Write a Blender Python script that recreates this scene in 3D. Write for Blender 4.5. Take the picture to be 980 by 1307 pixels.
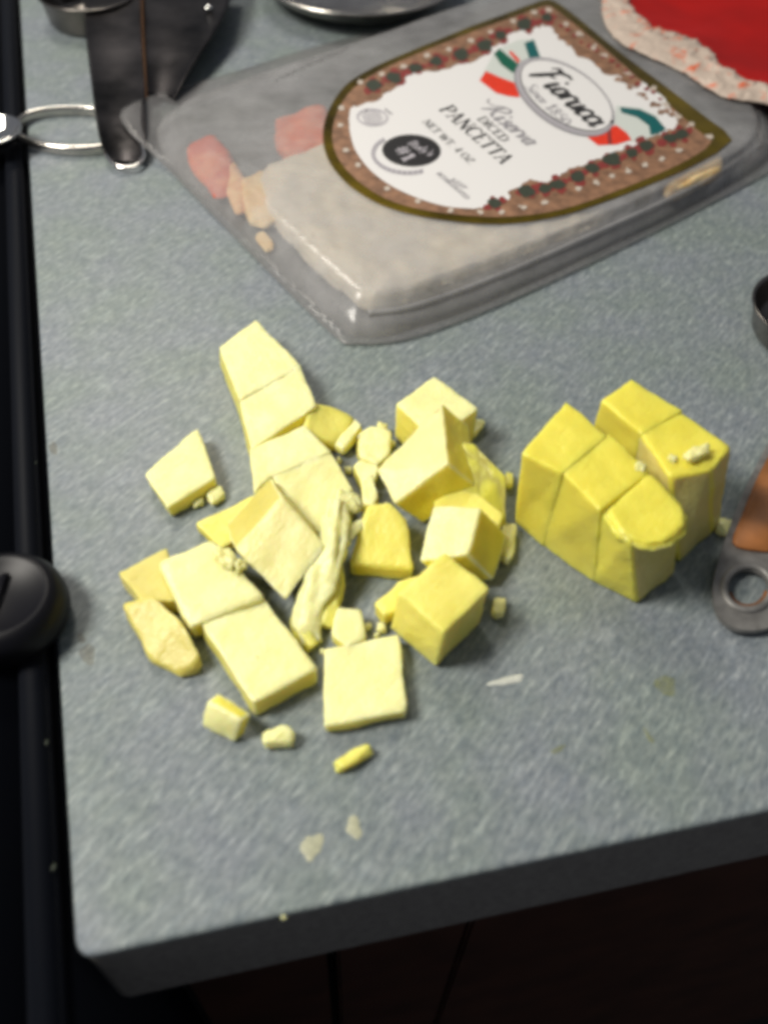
import bpy, bmesh, math, random
import numpy as np
from mathutils import Vector, Matrix, noise, Euler

random.seed(7)
SC = bpy.context.scene
for o in list(bpy.data.objects):
    bpy.data.objects.remove(o)
C = SC.collection

# ------------------------------------------------------------------ camera
W, H, F = 980.0, 1307.0, 1150.0          # photograph size and focal length in its pixels
CAM_H = 0.276
PITCH = math.radians(50.0)
ROLL = math.radians(2.4)
cam_d = bpy.data.cameras.new('camera')
cam = bpy.data.objects.new('camera', cam_d)
C.objects.link(cam)
cam_d.sensor_fit = 'HORIZONTAL'
cam_d.sensor_width = 36
cam_d.lens = 36 * F / W
cam_d.clip_start = 0.01
cam_d.clip_end = 50
R = (Euler((math.pi / 2 - PITCH, 0, 0)).to_matrix() @ Matrix.Rotation(ROLL, 3, 'Z'))
cam.matrix_world = Matrix.Translation((0, 0, CAM_H)) @ R.to_4x4()
cam_d.dof.use_dof = True
cam_d.dof.focus_distance = 0.40
cam_d.dof.aperture_fstop = 9
SC.camera = cam
Rn = np.array(R)

def P(px, py, z=0.0):
    """point of the place, z in mm, seen at a pixel of the photograph"""
    d = R @ Vector(((px - W / 2) / F, -(py - H / 2) / F, -1))
    t = (z * 0.001 - CAM_H) / d.z
    return Vector((d.x * t, d.y * t, z * 0.001))

# ------------------------------------------------------------------ light
world = bpy.data.worlds.new('World')
SC.world = world
world.use_nodes = True
world.node_tree.nodes['Background'].inputs[0].default_value = (0.84, 0.88, 1.0, 1)
world.node_tree.nodes['Background'].inputs[1].default_value = 0.16

def area(name, loc, target, size, power, col):
    l = bpy.data.lights.new(name, 'AREA')
    l.shape = 'DISK'
    l.size = size
    l.energy = power
    l.color = col
    o = bpy.data.objects.new(name, l)
    C.objects.link(o)
    o.location = loc
    o.rotation_euler = (Vector(target) - Vector(loc)).to_track_quat('-Z', 'Y').to_euler()
    return o
area('ceiling_lamp', (-0.80, 0.10, 1.02), (0.02, 0.24, 0), 0.42, 20.0, (1.0, 0.95, 0.86))
area('second_ceiling_lamp', (-0.45, 1.25, 1.1), (0.0, 0.3, 0), 0.35, 7.0, (1.0, 0.93, 0.82))

SC.view_settings.view_transform = 'Standard'
SC.view_settings.look = 'None'
SC.view_settings.exposure = 0.0
SC.view_settings.gamma = 1
SC.render.engine = 'CYCLES'
SC.cycles.filter_width = 4.2
SC.cycles.use_denoising = True
SC.cycles.max_bounces = 8
SC.cycles.transparent_max_bounces = 16

# ------------------------------------------------------------------ object helpers
def link(name, me, mat, parent=None):
    o = bpy.data.objects.new(name, me)
    C.objects.link(o)
    if mat:
        for m in (mat if isinstance(mat, (list, tuple)) else [mat]):
            me.materials.append(m)
    if parent:
        o.parent = parent
    return o

def obj(name, bm, mat, parent=None, smooth=True):
    me = bpy.data.meshes.new(name)
    bmesh.ops.recalc_face_normals(bm, faces=bm.faces)
    bm.to_mesh(me)
    bm.free()
    if smooth:
        me.polygons.foreach_set('use_smooth', [True] * len(me.polygons))
    return link(name, me, mat, parent)

def tag(o, label=None, cat=None, group=None, kind=None):
    for k, v in (('label', label), ('category', cat), ('group', group), ('kind', kind)):
        if v:
            o[k] = v
    return o

def thing(name, loc, label, cat, group=None):
    o = bpy.data.objects.new(name, None)
    o.empty_display_size = 0.01
    C.objects.link(o)
    o.location = loc
    return tag(o, label, cat, group)

def reparent(ch, par):
    """keep world coordinates of a mesh built in world space"""
    ch.parent = par
    ch.matrix_parent_inverse = Matrix.Translation(par.location).inverted()

# ------------------------------------------------------------------ materials
def mat_new(name):
    m = bpy.data.materials.new(name)
    m.use_nodes = True
    nt = m.node_tree
    return m, nt, nt.nodes['Principled BSDF']

def N(nt, t, **kw):
    n = nt.nodes.new(t)
    for k, v in kw.items():
        if k in n.inputs.keys():
            n.inputs[k].default_value = v
        else:
            setattr(n, k, v)
    return n

def ramp(nt, fac, stops):
    r = N(nt, 'ShaderNodeValToRGB')
    els = r.color_ramp.elements
    while len(els) < len(stops):
        els.new(0.5)
    for e, (p, c) in zip(els, stops):
        e.position = p
        e.color = (*c, 1)
    nt.links.new(fac, r.inputs[0])
    return r.outputs[0]

def coords(nt, scale=(1, 1, 1), rot=(0, 0, 0)):
    tc = N(nt, 'ShaderNodeNewGeometry')
    r0 = N(nt, 'ShaderNodeMapping')
    r0.inputs['Rotation'].default_value = rot
    nt.links.new(tc.outputs['Position'], r0.inputs[0])
    mp = N(nt, 'ShaderNodeMapping')
    mp.inputs['Scale'].default_value = scale
    nt.links.new(r0.outputs[0], mp.inputs[0])
    return mp.outputs[0]

def simple(name, col, rough=0.5, metal=0.0, var=0.0, vscale=200, bump=0.0, bscale=400, coat=0.0, spec=0.5):
    m, nt, b = mat_new(name)
    b.inputs['Base Color'].default_value = (*col, 1)
    b.inputs['Roughness'].default_value = rough
    b.inputs['Metallic'].default_value = metal
    b.inputs['Coat Weight'].default_value = coat
    b.inputs['Specular IOR Level'].default_value = spec
    if var:
        n = N(nt, 'ShaderNodeTexNoise', Scale=vscale, Detail=4.0)
        nt.links.new(coords(nt), n.inputs['Vector'])
        a = tuple(max(0, c * (1 - var)) for c in col)
        d = tuple(min(1, c * (1 + var)) for c in col)
        nt.links.new(ramp(nt, n.outputs['Fac'], [(0.3, a), (0.7, d)]), b.inputs['Base Color'])
    if bump:
        n = N(nt, 'ShaderNodeTexNoise', Scale=bscale, Detail=3.0)
        nt.links.new(coords(nt), n.inputs['Vector'])
        bp = N(nt, 'ShaderNodeBump', Strength=bump, Distance=0.001)
        nt.links.new(n.outputs['Fac'], bp.inputs['Height'])
        nt.links.new(bp.outputs[0], b.inputs['Normal'])
    return m

def butter_mat(name, lo, hi, sss=0.6):
    m, nt, b = mat_new(name)
    co = coords(nt)
    n = N(nt, 'ShaderNodeTexNoise', Scale=70.0, Detail=5.0, Roughness=0.6)
    nt.links.new(co, n.inputs['Vector'])
    nt.links.new(ramp(nt, n.outputs['Fac'], [(0.32, lo), (0.68, hi)]), b.inputs['Base Color'])
    b.inputs['Roughness'].default_value = 0.34
    b.inputs['Specular IOR Level'].default_value = 0.5
    b.inputs['Subsurface Weight'].default_value = sss
    b.inputs['Subsurface Radius'].default_value = (1.0, 0.75, 0.25)
    b.inputs['Subsurface Scale'].default_value = 0.006
    n2 = N(nt, 'ShaderNodeTexNoise', Scale=900.0, Detail=3.0)
    nt.links.new(co, n2.inputs['Vector'])
    # long knife drag marks
    n3 = N(nt, 'ShaderNodeTexNoise', Scale=1.0, Detail=3.0)
    nt.links.new(coords(nt, (900, 110, 500), (0.2, 0.3, 0.7)), n3.inputs['Vector'])
    ad = N(nt, 'ShaderNodeMath', operation='ADD')
    nt.links.new(n2.outputs['Fac'], ad.inputs[0])
    nt.links.new(n3.outputs['Fac'], ad.inputs[1])
    bp = N(nt, 'ShaderNodeBump', Strength=0.5, Distance=0.0006)
    nt.links.new(ad.outputs[0], bp.inputs['Height'])
    nt.links.new(bp.outputs[0], b.inputs['Normal'])
    return m

M = {}
M['pale'] = butter_mat('pale_cut_butter', (0.87, 0.83, 0.35), (0.93, 0.90, 0.45))
M['cream'] = butter_mat('cream_butter_face', (0.82, 0.77, 0.31), (0.88, 0.82, 0.38))
M['deep'] = butter_mat('deep_yellow_butter', (0.80, 0.69, 0.07), (0.86, 0.76, 0.11))
M['mid'] = butter_mat('yellow_butter', (0.83, 0.75, 0.14), (0.89, 0.82, 0.21))

M['olive'] = butter_mat('olive_shaded_butter', (0.64, 0.56, 0.13), (0.72, 0.64, 0.18))  # duller tone paints shade on turned-away and far left butter faces
def counter_mat():
    m, nt, b = mat_new('speckled_grey_laminate')
    co = coords(nt)
    rot = (0, 0, math.radians(32))
    fine = N(nt, 'ShaderNodeTexNoise', Scale=1.0, Detail=4.0, Roughness=0.65)
    nt.links.new(coords(nt, (860, 300, 600), rot), fine.inputs['Vector'])
    fine2 = N(nt, 'ShaderNodeTexNoise', Scale=1.0, Detail=3.0, Roughness=0.6)
    nt.links.new(coords(nt, (430, 150, 300), (0, 0, math.radians(38))), fine2.inputs['Vector'])
    big = N(nt, 'ShaderNodeTexNoise', Scale=26.0, Detail=3.0)
    nt.links.new(co, big.inputs['Vector'])
    base = ramp(nt, fine.outputs['Fac'], [(0.30, (0.128, 0.154, 0.166)), (0.50, (0.196, 0.224, 0.230)), (0.62, (0.232, 0.262, 0.267)), (0.76, (0.34, 0.365, 0.36))])
    blot = ramp(nt, fine2.outputs['Fac'], [(0.3, (0.78, 0.81, 0.84)), (0.7, (1.20, 1.17, 1.12))])
    st = N(nt, 'ShaderNodeTexNoise', Scale=1.0, Detail=2.0)
    nt.links.new(coords(nt, (600, 90, 300), (0, 0, math.radians(35))), st.inputs['Vector'])
    stc = ramp(nt, st.outputs['Fac'], [(0.48, (0.97, 0.97, 0.98)), (0.70, (1.36, 1.34, 1.32))])
    hue = ramp(nt, big.outputs['Fac'], [(0.35, (0.96, 1.0, 0.94)), (0.65, (1.00, 0.99, 1.06))])
    mx = N(nt, 'ShaderNodeMix', data_type='RGBA', blend_type='MULTIPLY')
    mx.inputs[0].default_value = 1
    nt.links.new(base, mx.inputs[6]); nt.links.new(blot, mx.inputs[7])
    mx2 = N(nt, 'ShaderNodeMix', data_type='RGBA', blend_type='MULTIPLY')
    mx2.inputs[0].default_value = 1
    nt.links.new(mx.outputs[2], mx2.inputs[6]); nt.links.new(hue, mx2.inputs[7])
    mx3 = N(nt, 'ShaderNodeMix', data_type='RGBA', blend_type='MULTIPLY')
    mx3.inputs[0].default_value = 1
    nt.links.new(mx2.outputs[2], mx3.inputs[6]); nt.links.new(stc, mx3.inputs[7])
    nt.links.new(mx3.outputs[2], b.inputs['Base Color'])
    b.inputs['Roughness'].default_value = 0.42
    b.inputs['Specular IOR Level'].default_value = 0.35
    bp = N(nt, 'ShaderNodeBump', Strength=0.25, Distance=0.0004)
    nt.links.new(fine.outputs['Fac'], bp.inputs['Height'])
    nt.links.new(bp.outputs[0], b.inputs['Normal'])
    return m
M['counter'] = counter_mat()
M['edge_line'] = simple('brown_laminate_seam', (0.16, 0.12, 0.07), 0.5, var=0.3, vscale=500)
M['fascia'] = simple('grey_laminate_front', (0.25, 0.24, 0.22), 0.5, var=0.22, vscale=420)
M['black'] = simple('black_enamel', (0.003, 0.004, 0.007), 0.6, spec=0.1)
M['black_gloss'] = simple('black_glossy_plastic', (0.003, 0.003, 0.005), 0.42, spec=0.25)
M['gap'] = simple('dark_gap', (0.004, 0.004, 0.004), 0.9)
M['steel'] = simple('brushed_steel', (0.62, 0.59, 0.54), 0.2, 1.0, var=0.15, vscale=90, bump=0.05, bscale=300)
M['dark_steel'] = simple('dull_dark_steel', (0.20, 0.185, 0.17), 0.27, 1.0, var=0.3, vscale=60, bump=0.05)
M['gun'] = simple('gunmetal', (0.22, 0.215, 0.205), 0.55, 0.5, var=0.3, vscale=150)
M['chrome'] = simple('polished_steel', (0.8, 0.79, 0.76), 0.1, 1.0)
M['reflection_rust'] = simple('brown_reflection_rust', (0.22, 0.085, 0.026), 0.6, var=0.6, vscale=45, coat=0.0, spec=0.25)  # brown reflected in the steel, put into the colour; also the rust ring
M['cabinet'] = simple('dark_brown_cabinet', (0.05, 0.018, 0.010), 0.55, var=0.3, vscale=30)
M['floor'] = simple('dark_floor', (0.015, 0.011, 0.008), 0.7, var=0.2, vscale=20)
M['red'] = simple('red_plastic', (0.40, 0.004, 0.0008), 0.42, var=0.25, vscale=14, spec=0.15)
M['gold'] = simple('gold_foil', (0.34, 0.23, 0.018), 0.24, 0.95, var=0.7, vscale=28, bump=0.6, bscale=60)
M['brown_print'] = simple('tan_print', (0.235, 0.125, 0.070), 0.5, var=0.4, vscale=160)
M['white'] = simple('white_label', (0.74, 0.73, 0.72), 0.45, spec=0.3)
M['ink'] = simple('black_ink', (0.015, 0.014, 0.014), 0.45)
M['soft_ink'] = simple('soft_black_ink', (0.10, 0.10, 0.10), 0.5)
M['grey_ink'] = simple('grey_ink', (0.27, 0.26, 0.28), 0.5)
M['light_ink'] = simple('light_grey_ink', (0.44, 0.42, 0.45), 0.5)
M['green_ink'] = simple('green_ink', (0.0, 0.10, 0.055), 0.45)
M['teal_ink'] = simple('teal_ink', (0.0, 0.10, 0.10), 0.45)
M['red_ink'] = simple('red_ink', (0.70, 0.035, 0.008), 0.45, var=0.1, vscale=300)
M['dark_leaf'] = simple('dark_green_print', (0.035, 0.045, 0.028), 0.5, var=0.5, vscale=800)
M['dark_red'] = simple('dark_red_print', (0.22, 0.03, 0.025), 0.5, var=0.3, vscale=800)
M['fleck'] = simple('pale_print_fleck', (0.52, 0.45, 0.38), 0.5)
M['flag_white'] = simple('flag_pale_print', (0.58, 0.62, 0.58), 0.5)  # pale grey-green print of the flag cloth

def film_mat(name, col, opacity, rough=0.3, vary=0.25, scale=30):
    m, nt, b = mat_new(name)
    out = nt.nodes['Material Output']
    tr = N(nt, 'ShaderNodeBsdfTransparent')
    tr.inputs[0].default_value = (0.90, 0.89, 0.88, 1)
    mix = N(nt, 'ShaderNodeMixShader')
    n = N(nt, 'ShaderNodeTexNoise', Scale=float(scale), Detail=4.0, Roughness=0.6)
    nt.links.new(coords(nt), n.inputs['Vector'])
    mr = N(nt, 'ShaderNodeMapRange')
    mr.inputs['From Min'].default_value = 0.3
    mr.inputs['From Max'].default_value = 0.7
    mr.inputs['To Min'].default_value = opacity - vary / 2
    mr.inputs['To Max'].default_value = opacity + vary / 2
    nt.links.new(n.outputs['Fac'], mr.inputs[0])
    nt.links.new(mr.outputs[0], mix.inputs[0])
    b.inputs['Base Color'].default_value = (*col, 1)
    b.inputs['Roughness'].default_value = rough
    b.inputs['Specular IOR Level'].default_value = 0.6
    bp = N(nt, 'ShaderNodeBump', Strength=0.2, Distance=0.0015)
    nb = N(nt, 'ShaderNodeTexNoise', Scale=60.0, Detail=2.0)
    nt.links.new(coords(nt, (1, 2.2, 1), (0, 0, 0.4)), nb.inputs['Vector'])
    nt.links.new(nb.outputs['Fac'], bp.inputs['Height'])
    nt.links.new(bp.outputs[0], b.inputs['Normal'])
    nt.links.new(tr.outputs[0], mix.inputs[1])
    nt.links.new(b.outputs[0], mix.inputs[2])
    nt.links.new(mix.outputs[0], out.inputs[0])
    return m
M['film'] = film_mat('clear_film', (0.30, 0.295, 0.295), 0.40, 0.24, 0.20)
M['tray'] = film_mat('frosted_tray', (0.47, 0.47, 0.475), 0.38, 0.22, 0.30)
M['seam'] = simple('film_edge', (0.17, 0.17, 0.17), 0.4)

def two_tone(name, c1, c2, scale, rough=0.45, sss=0.1, lo=0.42, hi=0.58):
    m, nt, b = mat_new(name)
    n = N(nt, 'ShaderNodeTexNoise', Scale=float(scale), Detail=4.0)
    nt.links.new(coords(nt), n.inputs['Vector'])
    nt.links.new(ramp(nt, n.outputs['Fac'], [(lo, c1), (hi, c2)]), b.inputs['Base Color'])
    b.inputs['Roughness'].default_value = rough
    b.inputs['Subsurface Weight'].default_value = sss
    b.inputs['Subsurface Scale'].default_value = 0.002
    return m
M['meat'] = two_tone('cured_pink_meat', (0.74, 0.19, 0.09), (0.82, 0.30, 0.17), 90)
M['meat_dark'] = two_tone('cured_red_meat', (0.62, 0.09, 0.03), (0.76, 0.24, 0.10), 60)
M['fat'] = two_tone('pale_fat', (0.80, 0.52, 0.22), (0.90, 0.68, 0.36), 80)
M['fat2'] = two_tone('orange_fat', (0.74, 0.34, 0.12), (0.86, 0.54, 0.26), 80)
M['slab'] = two_tone('beige_glare', (0.74, 0.67, 0.54), (0.80, 0.73, 0.60), 30)  # beige colour stands in for glare on the bulging film
M['paper'] = two_tone('cream_paper_with_red_marks', (0.50, 0.41, 0.34), (0.62, 0.13, 0.05), 110, 0.5, 0.0, 0.57, 0.70)

# ------------------------------------------------------------------ mesh helpers
def catmull(pts, n=4, closed=False):
    out = []
    L = len(pts)
    rng = range(L) if closed else range(L - 1)
    for i in rng:
        g = (lambda k: pts[k % L]) if closed else (lambda k: pts[max(0, min(L - 1, k))])
        p0, p1, p2, p3 = (np.array(g(i + k), float) for k in (-1, 0, 1, 2))
        for j in range(n):
            t = j / n
            out.append(tuple(0.5 * ((2 * p1) + (-p0 + p2) * t + (2 * p0 - 5 * p1 + 4 * p2 - p3) * t * t + (-p0 + 3 * p1 - 3 * p2 + p3) * t ** 3)))
    if not closed:
        out.append(tuple(pts[-1]))
    return out

def refine(bm, maxlen, rounds=6):
    for _ in range(rounds):
        bmesh.ops.triangulate(bm, faces=[f for f in bm.faces if len(f.verts) > 3])
        es = [e for e in bm.edges if e.calc_length() > maxlen]
        if not es:
            break
        bmesh.ops.subdivide_edges(bm, edges=es, cuts=1)
    bmesh.ops.triangulate(bm, faces=[f for f in bm.faces if len(f.verts) > 3])

def roughen(bm, seed, a1=0.0005, s1=110.0, a2=0.00016, s2=520.0):
    off = Vector((seed * 1.37, seed * 2.11, seed * 0.73))
    bm.normal_update()
    mv = []
    for v in bm.verts:
        p = v.co
        d = a1 * noise.noise(p * s1 + off) * 1.6 + a2 * noise.noise(p * s2 + off) * 1.6
        mv.append(v.normal * d)
    for v, d in zip(bm.verts, mv):
        v.co += d

_seed = [0]
def finish_butter(name, bm, mats, bevel, edge, parent=None, a1=0.0004):
    _seed[0] += 1
    s = _seed[0]
    rnd = random.Random(s)
    for v in bm.verts:
        v.co += Vector([rnd.uniform(-1, 1) for _ in range(3)]) * 0.0003
    bmesh.ops.recalc_face_normals(bm, faces=bm.faces)
    bmesh.ops.bevel(bm, geom=list(bm.edges), offset=bevel, segments=2, profile=0.6, affect='EDGES', clamp_overlap=True)
    refine(bm, edge)
    roughen(bm, s, a1)
    for v in bm.verts:
        if v.co.z < 0.0002:
            v.co.z = 0.0002
    return obj(name, bm, mats, parent)

def prism(top, ztop, zbot=0.3, off=(0, 0), shrink=0.0, base=None, grow=1.04, side=None):
    """cut slab: polygon of the upper face (pixel, height in mm), straight down to zbot"""
    n = len(top)
    bm = bmesh.new()
    T = []
    for i, t in enumerate(top):
        z = t[2] if len(t) > 2 else ztop
        T.append(P(t[0], t[1], z))
    c = sum(T, Vector()) / n
    T = [c + Vector(((p.x - c.x) * grow, (p.y - c.y) * grow, p.z - c.z)) for p in T]
    B = []
    for i, p in enumerate(T):
        if base and base[i]:
            B.append(P(*base[i], zbot))
            continue
        q = Vector((p.x, p.y, zbot * 0.001))
        q.x += (c.x - p.x) * shrink + off[0] * 0.001
        q.y += (c.y - p.y) * shrink + off[1] * 0.001
        B.append(q)
    tv = [bm.verts.new(p) for p in T]
    bv = [bm.verts.new(p) for p in B]
    f = bm.faces.new(tv); f.material_index = 0
    f = bm.faces.new(bv[::-1]); f.material_index = 1
    for i in range(n):
        f = bm.faces.new((tv[i], bv[i], bv[(i + 1) % n], tv[(i + 1) % n]))
        f.material_index = side[i] if side else 1
    return bm

def solve_box(A, B, Cc, D, base, g):
    """heights of a box corner A and its three neighbours from their pixels: edges square to each other, lowest point on base"""
    def build(zA, z):
        a = P(*A, zA); return a, P(*B, z[0]), P(*Cc, z[1]), P(*D, z[2])
    def res(x):
        a, b, c, d = build(x[0], x[1:])
        u, v, w = b - a, c - a, d - a
        r = [u.dot(v) / (u.length * v.length + 1e-9), u.dot(w) / (u.length * w.length + 1e-9), v.dot(w) / (v.length * w.length + 1e-9)]
        vs = [a + i * u + j * v + k * w for i in (0, 1) for j in (0, 1) for k in (0, 1)]
        r.append((min(q.z for q in vs) * 1000 - base) * 0.2)
        r += [(xi - gi) * 0.012 for xi, gi in zip(x, g)]
        return np.array(r)
    x = np.array(g, float)
    lam = 0.01
    r = res(x)
    for _ in range(80):
        J = np.zeros((len(r), 4))
        for i in range(4):
            dx = x.copy(); dx[i] += 0.05
            J[:, i] = (res(dx) - r) / 0.05
        st = np.linalg.solve(J.T @ J + lam * np.eye(4), -J.T @ r)
        rn = res(x + st)
        if (rn ** 2).sum() < (r ** 2).sum():
            x, r = x + st, rn; lam *= 0.5
        else:
            lam *= 3
    return build(x[0], x[1:]), x

def box3(A, B, Cc, D, g, base=0.3, mats=(0, 1, 1), dbg=''):
    (a, b, c, d), x = solve_box(A, B, Cc, D, base, g)
    u, v, w = b - a, c - a, d - a
    print('box', dbg, [round(t, 1) for t in x], 'mm', [round(q.length * 1000, 1) for q in (u, v, w)], 'minz', round(min((a + i * u + j * v + k * w).z for i in (0, 1) for j in (0, 1) for k in (0, 1)) * 1000, 1))
    bm = bmesh.new()
    V = {}
    for i in (0, 1):
        for j in (0, 1):
            for k in (0, 1):
                V[i, j, k] = bm.verts.new(a + i * u + j * v + k * w)
    def F(keys, mi):
        bm.faces.new([V[k] for k in keys]).material_index = mi
    for s in (0, 1):
        F([(0, 0, s), (1, 0, s), (1, 1, s), (0, 1, s)], mats[0])      # AB-AC face
        F([(0, s, 0), (1, s, 0), (1, s, 1), (0, s, 1)], mats[1])      # AB-AD face
        F([(s, 0, 0), (s, 1, 0), (s, 1, 1), (s, 0, 1)], mats[2])      # AC-AD face
    return bm

def hexq(quad, D, zmin=0.3):
    """cut block: four corners of one face (pixel, height) and where the first corner's depth edge ends"""
    q = [P(*c) for c in quad]
    w = P(*D) - q[0]
    bk = [p + w for p in q]
    for p in bk:
        p.z = max(p.z, zmin * 0.001)
    bm = bmesh.new()
    a = [bm.verts.new(p) for p in q]
    b = [bm.verts.new(p) for p in bk]
    bm.faces.new(a).material_index = 0
    bm.faces.new(b[::-1]).material_index = 1
    for i in range(4):
        bm.faces.new((a[i], b[i], b[(i + 1) % 4], a[(i + 1) % 4])).material_index = 1
    return bm

def tube_mesh(pts, radii, seg=10, flat=1.0):
    bm = bmesh.new()
    rings = []
    up = Vector((0, 0, 1))
    for i, p in enumerate(pts):
        t = (pts[min(i + 1, len(pts) - 1)] - pts[max(i - 1, 0)]).normalized()
        s = t.cross(up)
        s = s.normalized() if s.length > 1e-6 else Vector((1, 0, 0))
        n = s.cross(t).normalized()
        r = radii[i]
        rings.append([bm.verts.new(p + s * math.cos(a) * r + n * math.sin(a) * r * flat) for a in [2 * math.pi * k / seg for k in range(seg)]])
    for i in range(len(rings) - 1):
        for k in range(seg):
            bm.faces.new((rings[i][k], rings[i][(k + 1) % seg], rings[i + 1][(k + 1) % seg], rings[i + 1][k]))
    bm.faces.new(rings[0]); bm.faces.new(rings[-1][::-1])
    return bm

def lathe(profile, center, seg=64, sx=1, sy=1):
    """profile list of (r, z) metres"""
    bm = bmesh.new()
    rings = []
    for r, z in profile:
        if r < 1e-6:
            rings.append([bm.verts.new(center + Vector((0, 0, z)))])
        else:
            rings.append([bm.verts.new(center + Vector((r * sx * math.cos(2 * math.pi * k / seg), r * sy * math.sin(2 * math.pi * k / seg), z))) for k in range(seg)])
    for a, b in zip(rings, rings[1:]):
        for k in range(seg):
            k2 = (k + 1) % seg
            if len(a) == 1 and len(b) == 1:
                continue
            if len(a) == 1:
                bm.faces.new((a[0], b[k], b[k2]))
            elif len(b) == 1:
                bm.faces.new((a[k], b[0], a[k2]))
            else:
                bm.faces.new((a[k], b[k], b[k2], a[k2]))
    return bm

def slab_poly(px, ztop, thick, hole=None, bevel=0.0004):
    """flat plate from a pixel outline at a height in mm"""
    bm = bmesh.new()
    vs = [bm.verts.new(P(x, y, ztop)) for x, y in px]
    f = bm.faces.new(vs)
    r = bmesh.ops.extrude_face_region(bm, geom=[f])
    for v in [g for g in r['geom'] if isinstance(g, bmesh.types.BMVert)]:
        v.co.z -= thick * 0.001
    if bevel:
        bmesh.ops.bevel(bm, geom=[e for e in bm.edges if e.is_boundary is False and len(e.link_faces) == 2 and e.calc_face_angle(0) > 1.0], offset=bevel, segments=2, affect='EDGES')
    return bm

def crumb(px, py, rx, ry, ang, z, h, label, mat=None, seed=0, lump=0.5, kind='butter_crumb', group='butter crumbs'):
    rnd = random.Random(seed)
    bm = bmesh.new()
    bmesh.ops.create_icosphere(bm, subdivisions=4, radius=1)
    c = P(px, py, z + h / 2)
    ex = (P(px + math.cos(ang), py + math.sin(ang), z) - P(px, py, z)) * rx
    ey = (P(px + math.sin(ang), py - math.cos(ang), z) - P(px, py, z)) * ry
    off = Vector((seed, seed * 3.1, 0))
    for v in bm.verts:
        q = v.co.copy()
        q = q * (1 + lump * 0.55 * noise.noise(q * 1.3 + off) + lump * 0.16 * noise.noise(q * 3.0 + off))
        m = max(abs(q.x), abs(q.y), abs(q.z)) / max(q.length, 1e-6)
        q = q / (m ** 0.55)
        w = c + ex * q.x * 0.85 + ey * q.y * 0.85 + UP * q.z * h * 0.0005
        w.z = max(w.z, 0.0002)
        v.co = w
    o = obj(kind, bm, mat or M['pale'])
    tag(o, label, 'butter', group)
    for v in o.data.vertices:
        v.co -= Vector((c.x, c.y, 0))
    o.location = (c.x, c.y, 0)
    return o
# ------------------------------------------------------------------ the setting
cor = P(97, 1225, 0)
dx = (P(980, 1035, 0) - cor).normalized()            # along the front edge
dl = (P(25, 0, 0) - cor).normalized()                # along the stove side
SL, SF = 1.6, 1.6
TH = 0.059
RC = 0.006
# worktop: outline with a rounded corner, softly rolled front edge
def counter_outline(inset=0.0):
    c = cor + (dx + dl).normalized() * inset * 1.35
    pts = []
    a, b = c + dl * RC, c + dx * RC
    for i in range(7):
        t = i / 6
        pts.append((a * (1 - t) ** 2 + c * 2 * t * (1 - t) + b * t * t))
    p_r = c + dx * SF
    p_l = c + dl * SL
    return [p_l] + pts + [p_r, p_r + dl * SL]
bm = bmesh.new()
rows = []
for inset, z in ((0.0012, 0.0), (0.0003, -0.0005), (0.0, -0.0016)):
    rows.append([bm.verts.new(p + Vector((0, 0, z))) for p in counter_outline(inset)])
bm.faces.new(rows[0])
for a, b in zip(rows, rows[1:]):
    for i in range(len(a)):
        j = (i + 1) % len(a)
        bm.faces.new((a[i], b[i], b[j], a[j]))
tag(obj('countertop', bm, M['counter'], smooth=False), kind='structure')
bm = bmesh.new()
rows = []
for inset, z in ((0.0004, -0.0017), (0.0006, -0.0028), (0.0005, -0.053), (0.004, -TH)):
    rows.append([bm.verts.new(p + Vector((0, 0, z))) for p in counter_outline(inset)])
for a, b in zip(rows, rows[1:]):
    for i in range(len(a)):
        j = (i + 1) % len(a)
        f = bm.faces.new((a[i], b[i], b[j], a[j]))
        if a is rows[0]:
            f.material_index = 1
bm.faces.new(rows[-1][::-1])
tag(obj('countertop_edge', bm, [M['fascia'], M['edge_line']], smooth=False), kind='structure')

def obox(o, ex, ey, ez, lx, ly, lz):
    bm = bmesh.new()
    v = [bm.verts.new(o + ex * (lx * i) + ey * (ly * j) + ez * (lz * k)) for i in (0, 1) for j in (0, 1) for k in (0, 1)]
    for f in ((0, 1, 3, 2), (4, 6, 7, 5), (0, 4, 5, 1), (2, 3, 7, 6), (0, 2, 6, 4), (1, 5, 7, 3)):
        bm.faces.new([v[i] for i in f])
    return bm
dn = Vector((0, 0, -1))
UP = Vector((0, 0, 1))
fn = dx.cross(UP).normalized()       # out of the cabinet front
if fn.dot(cor) > 0 and fn.y > 0:
    fn = -fn
# cabinet under the worktop: two door panels and a dark gap
c0 = cor - fn * 0.024
cab = thing('kitchen_cabinet', c0 + Vector((0, 0, -0.8)), 'dark brown wooden cabinet with panelled fronts under the grey countertop', 'cabinet')
seam_pt = P(440, 1262, -60)
s0 = (seam_pt - c0).dot(dx)
for k, (x0, x1) in enumerate(((0.012, s0 - 0.0022), (s0 + 0.0022, s0 + 0.062), (s0 + 0.0635, s0 + 0.45), (s0 + 0.454, s0 + 0.9))):
    b = obox(c0 + dx * x0 + dn * 0.066, dx, -fn, dn, x1 - x0, 0.018, 0.70)
    bmesh.ops.bevel(b, geom=list(b.edges), offset=0.0015, segments=2, affect='EDGES')
    reparent(obj('door_panel', b, M['cabinet'], smooth=False), cab)
b = obox(c0 - fn * 0.020 + dn * (TH + 0.0005), dx, -fn, dn, 1.55, 0.5, 0.76)
reparent(obj('carcass', b, M['gap'], smooth=False), cab)
# floor
b = obox(Vector((-3, -3, -0.86)), Vector((1, 0, 0)), Vector((0, 1, 0)), dn, 6, 6, 0.05)
tag(obj('floor', b, M['floor'], smooth=False), kind='structure')

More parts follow.
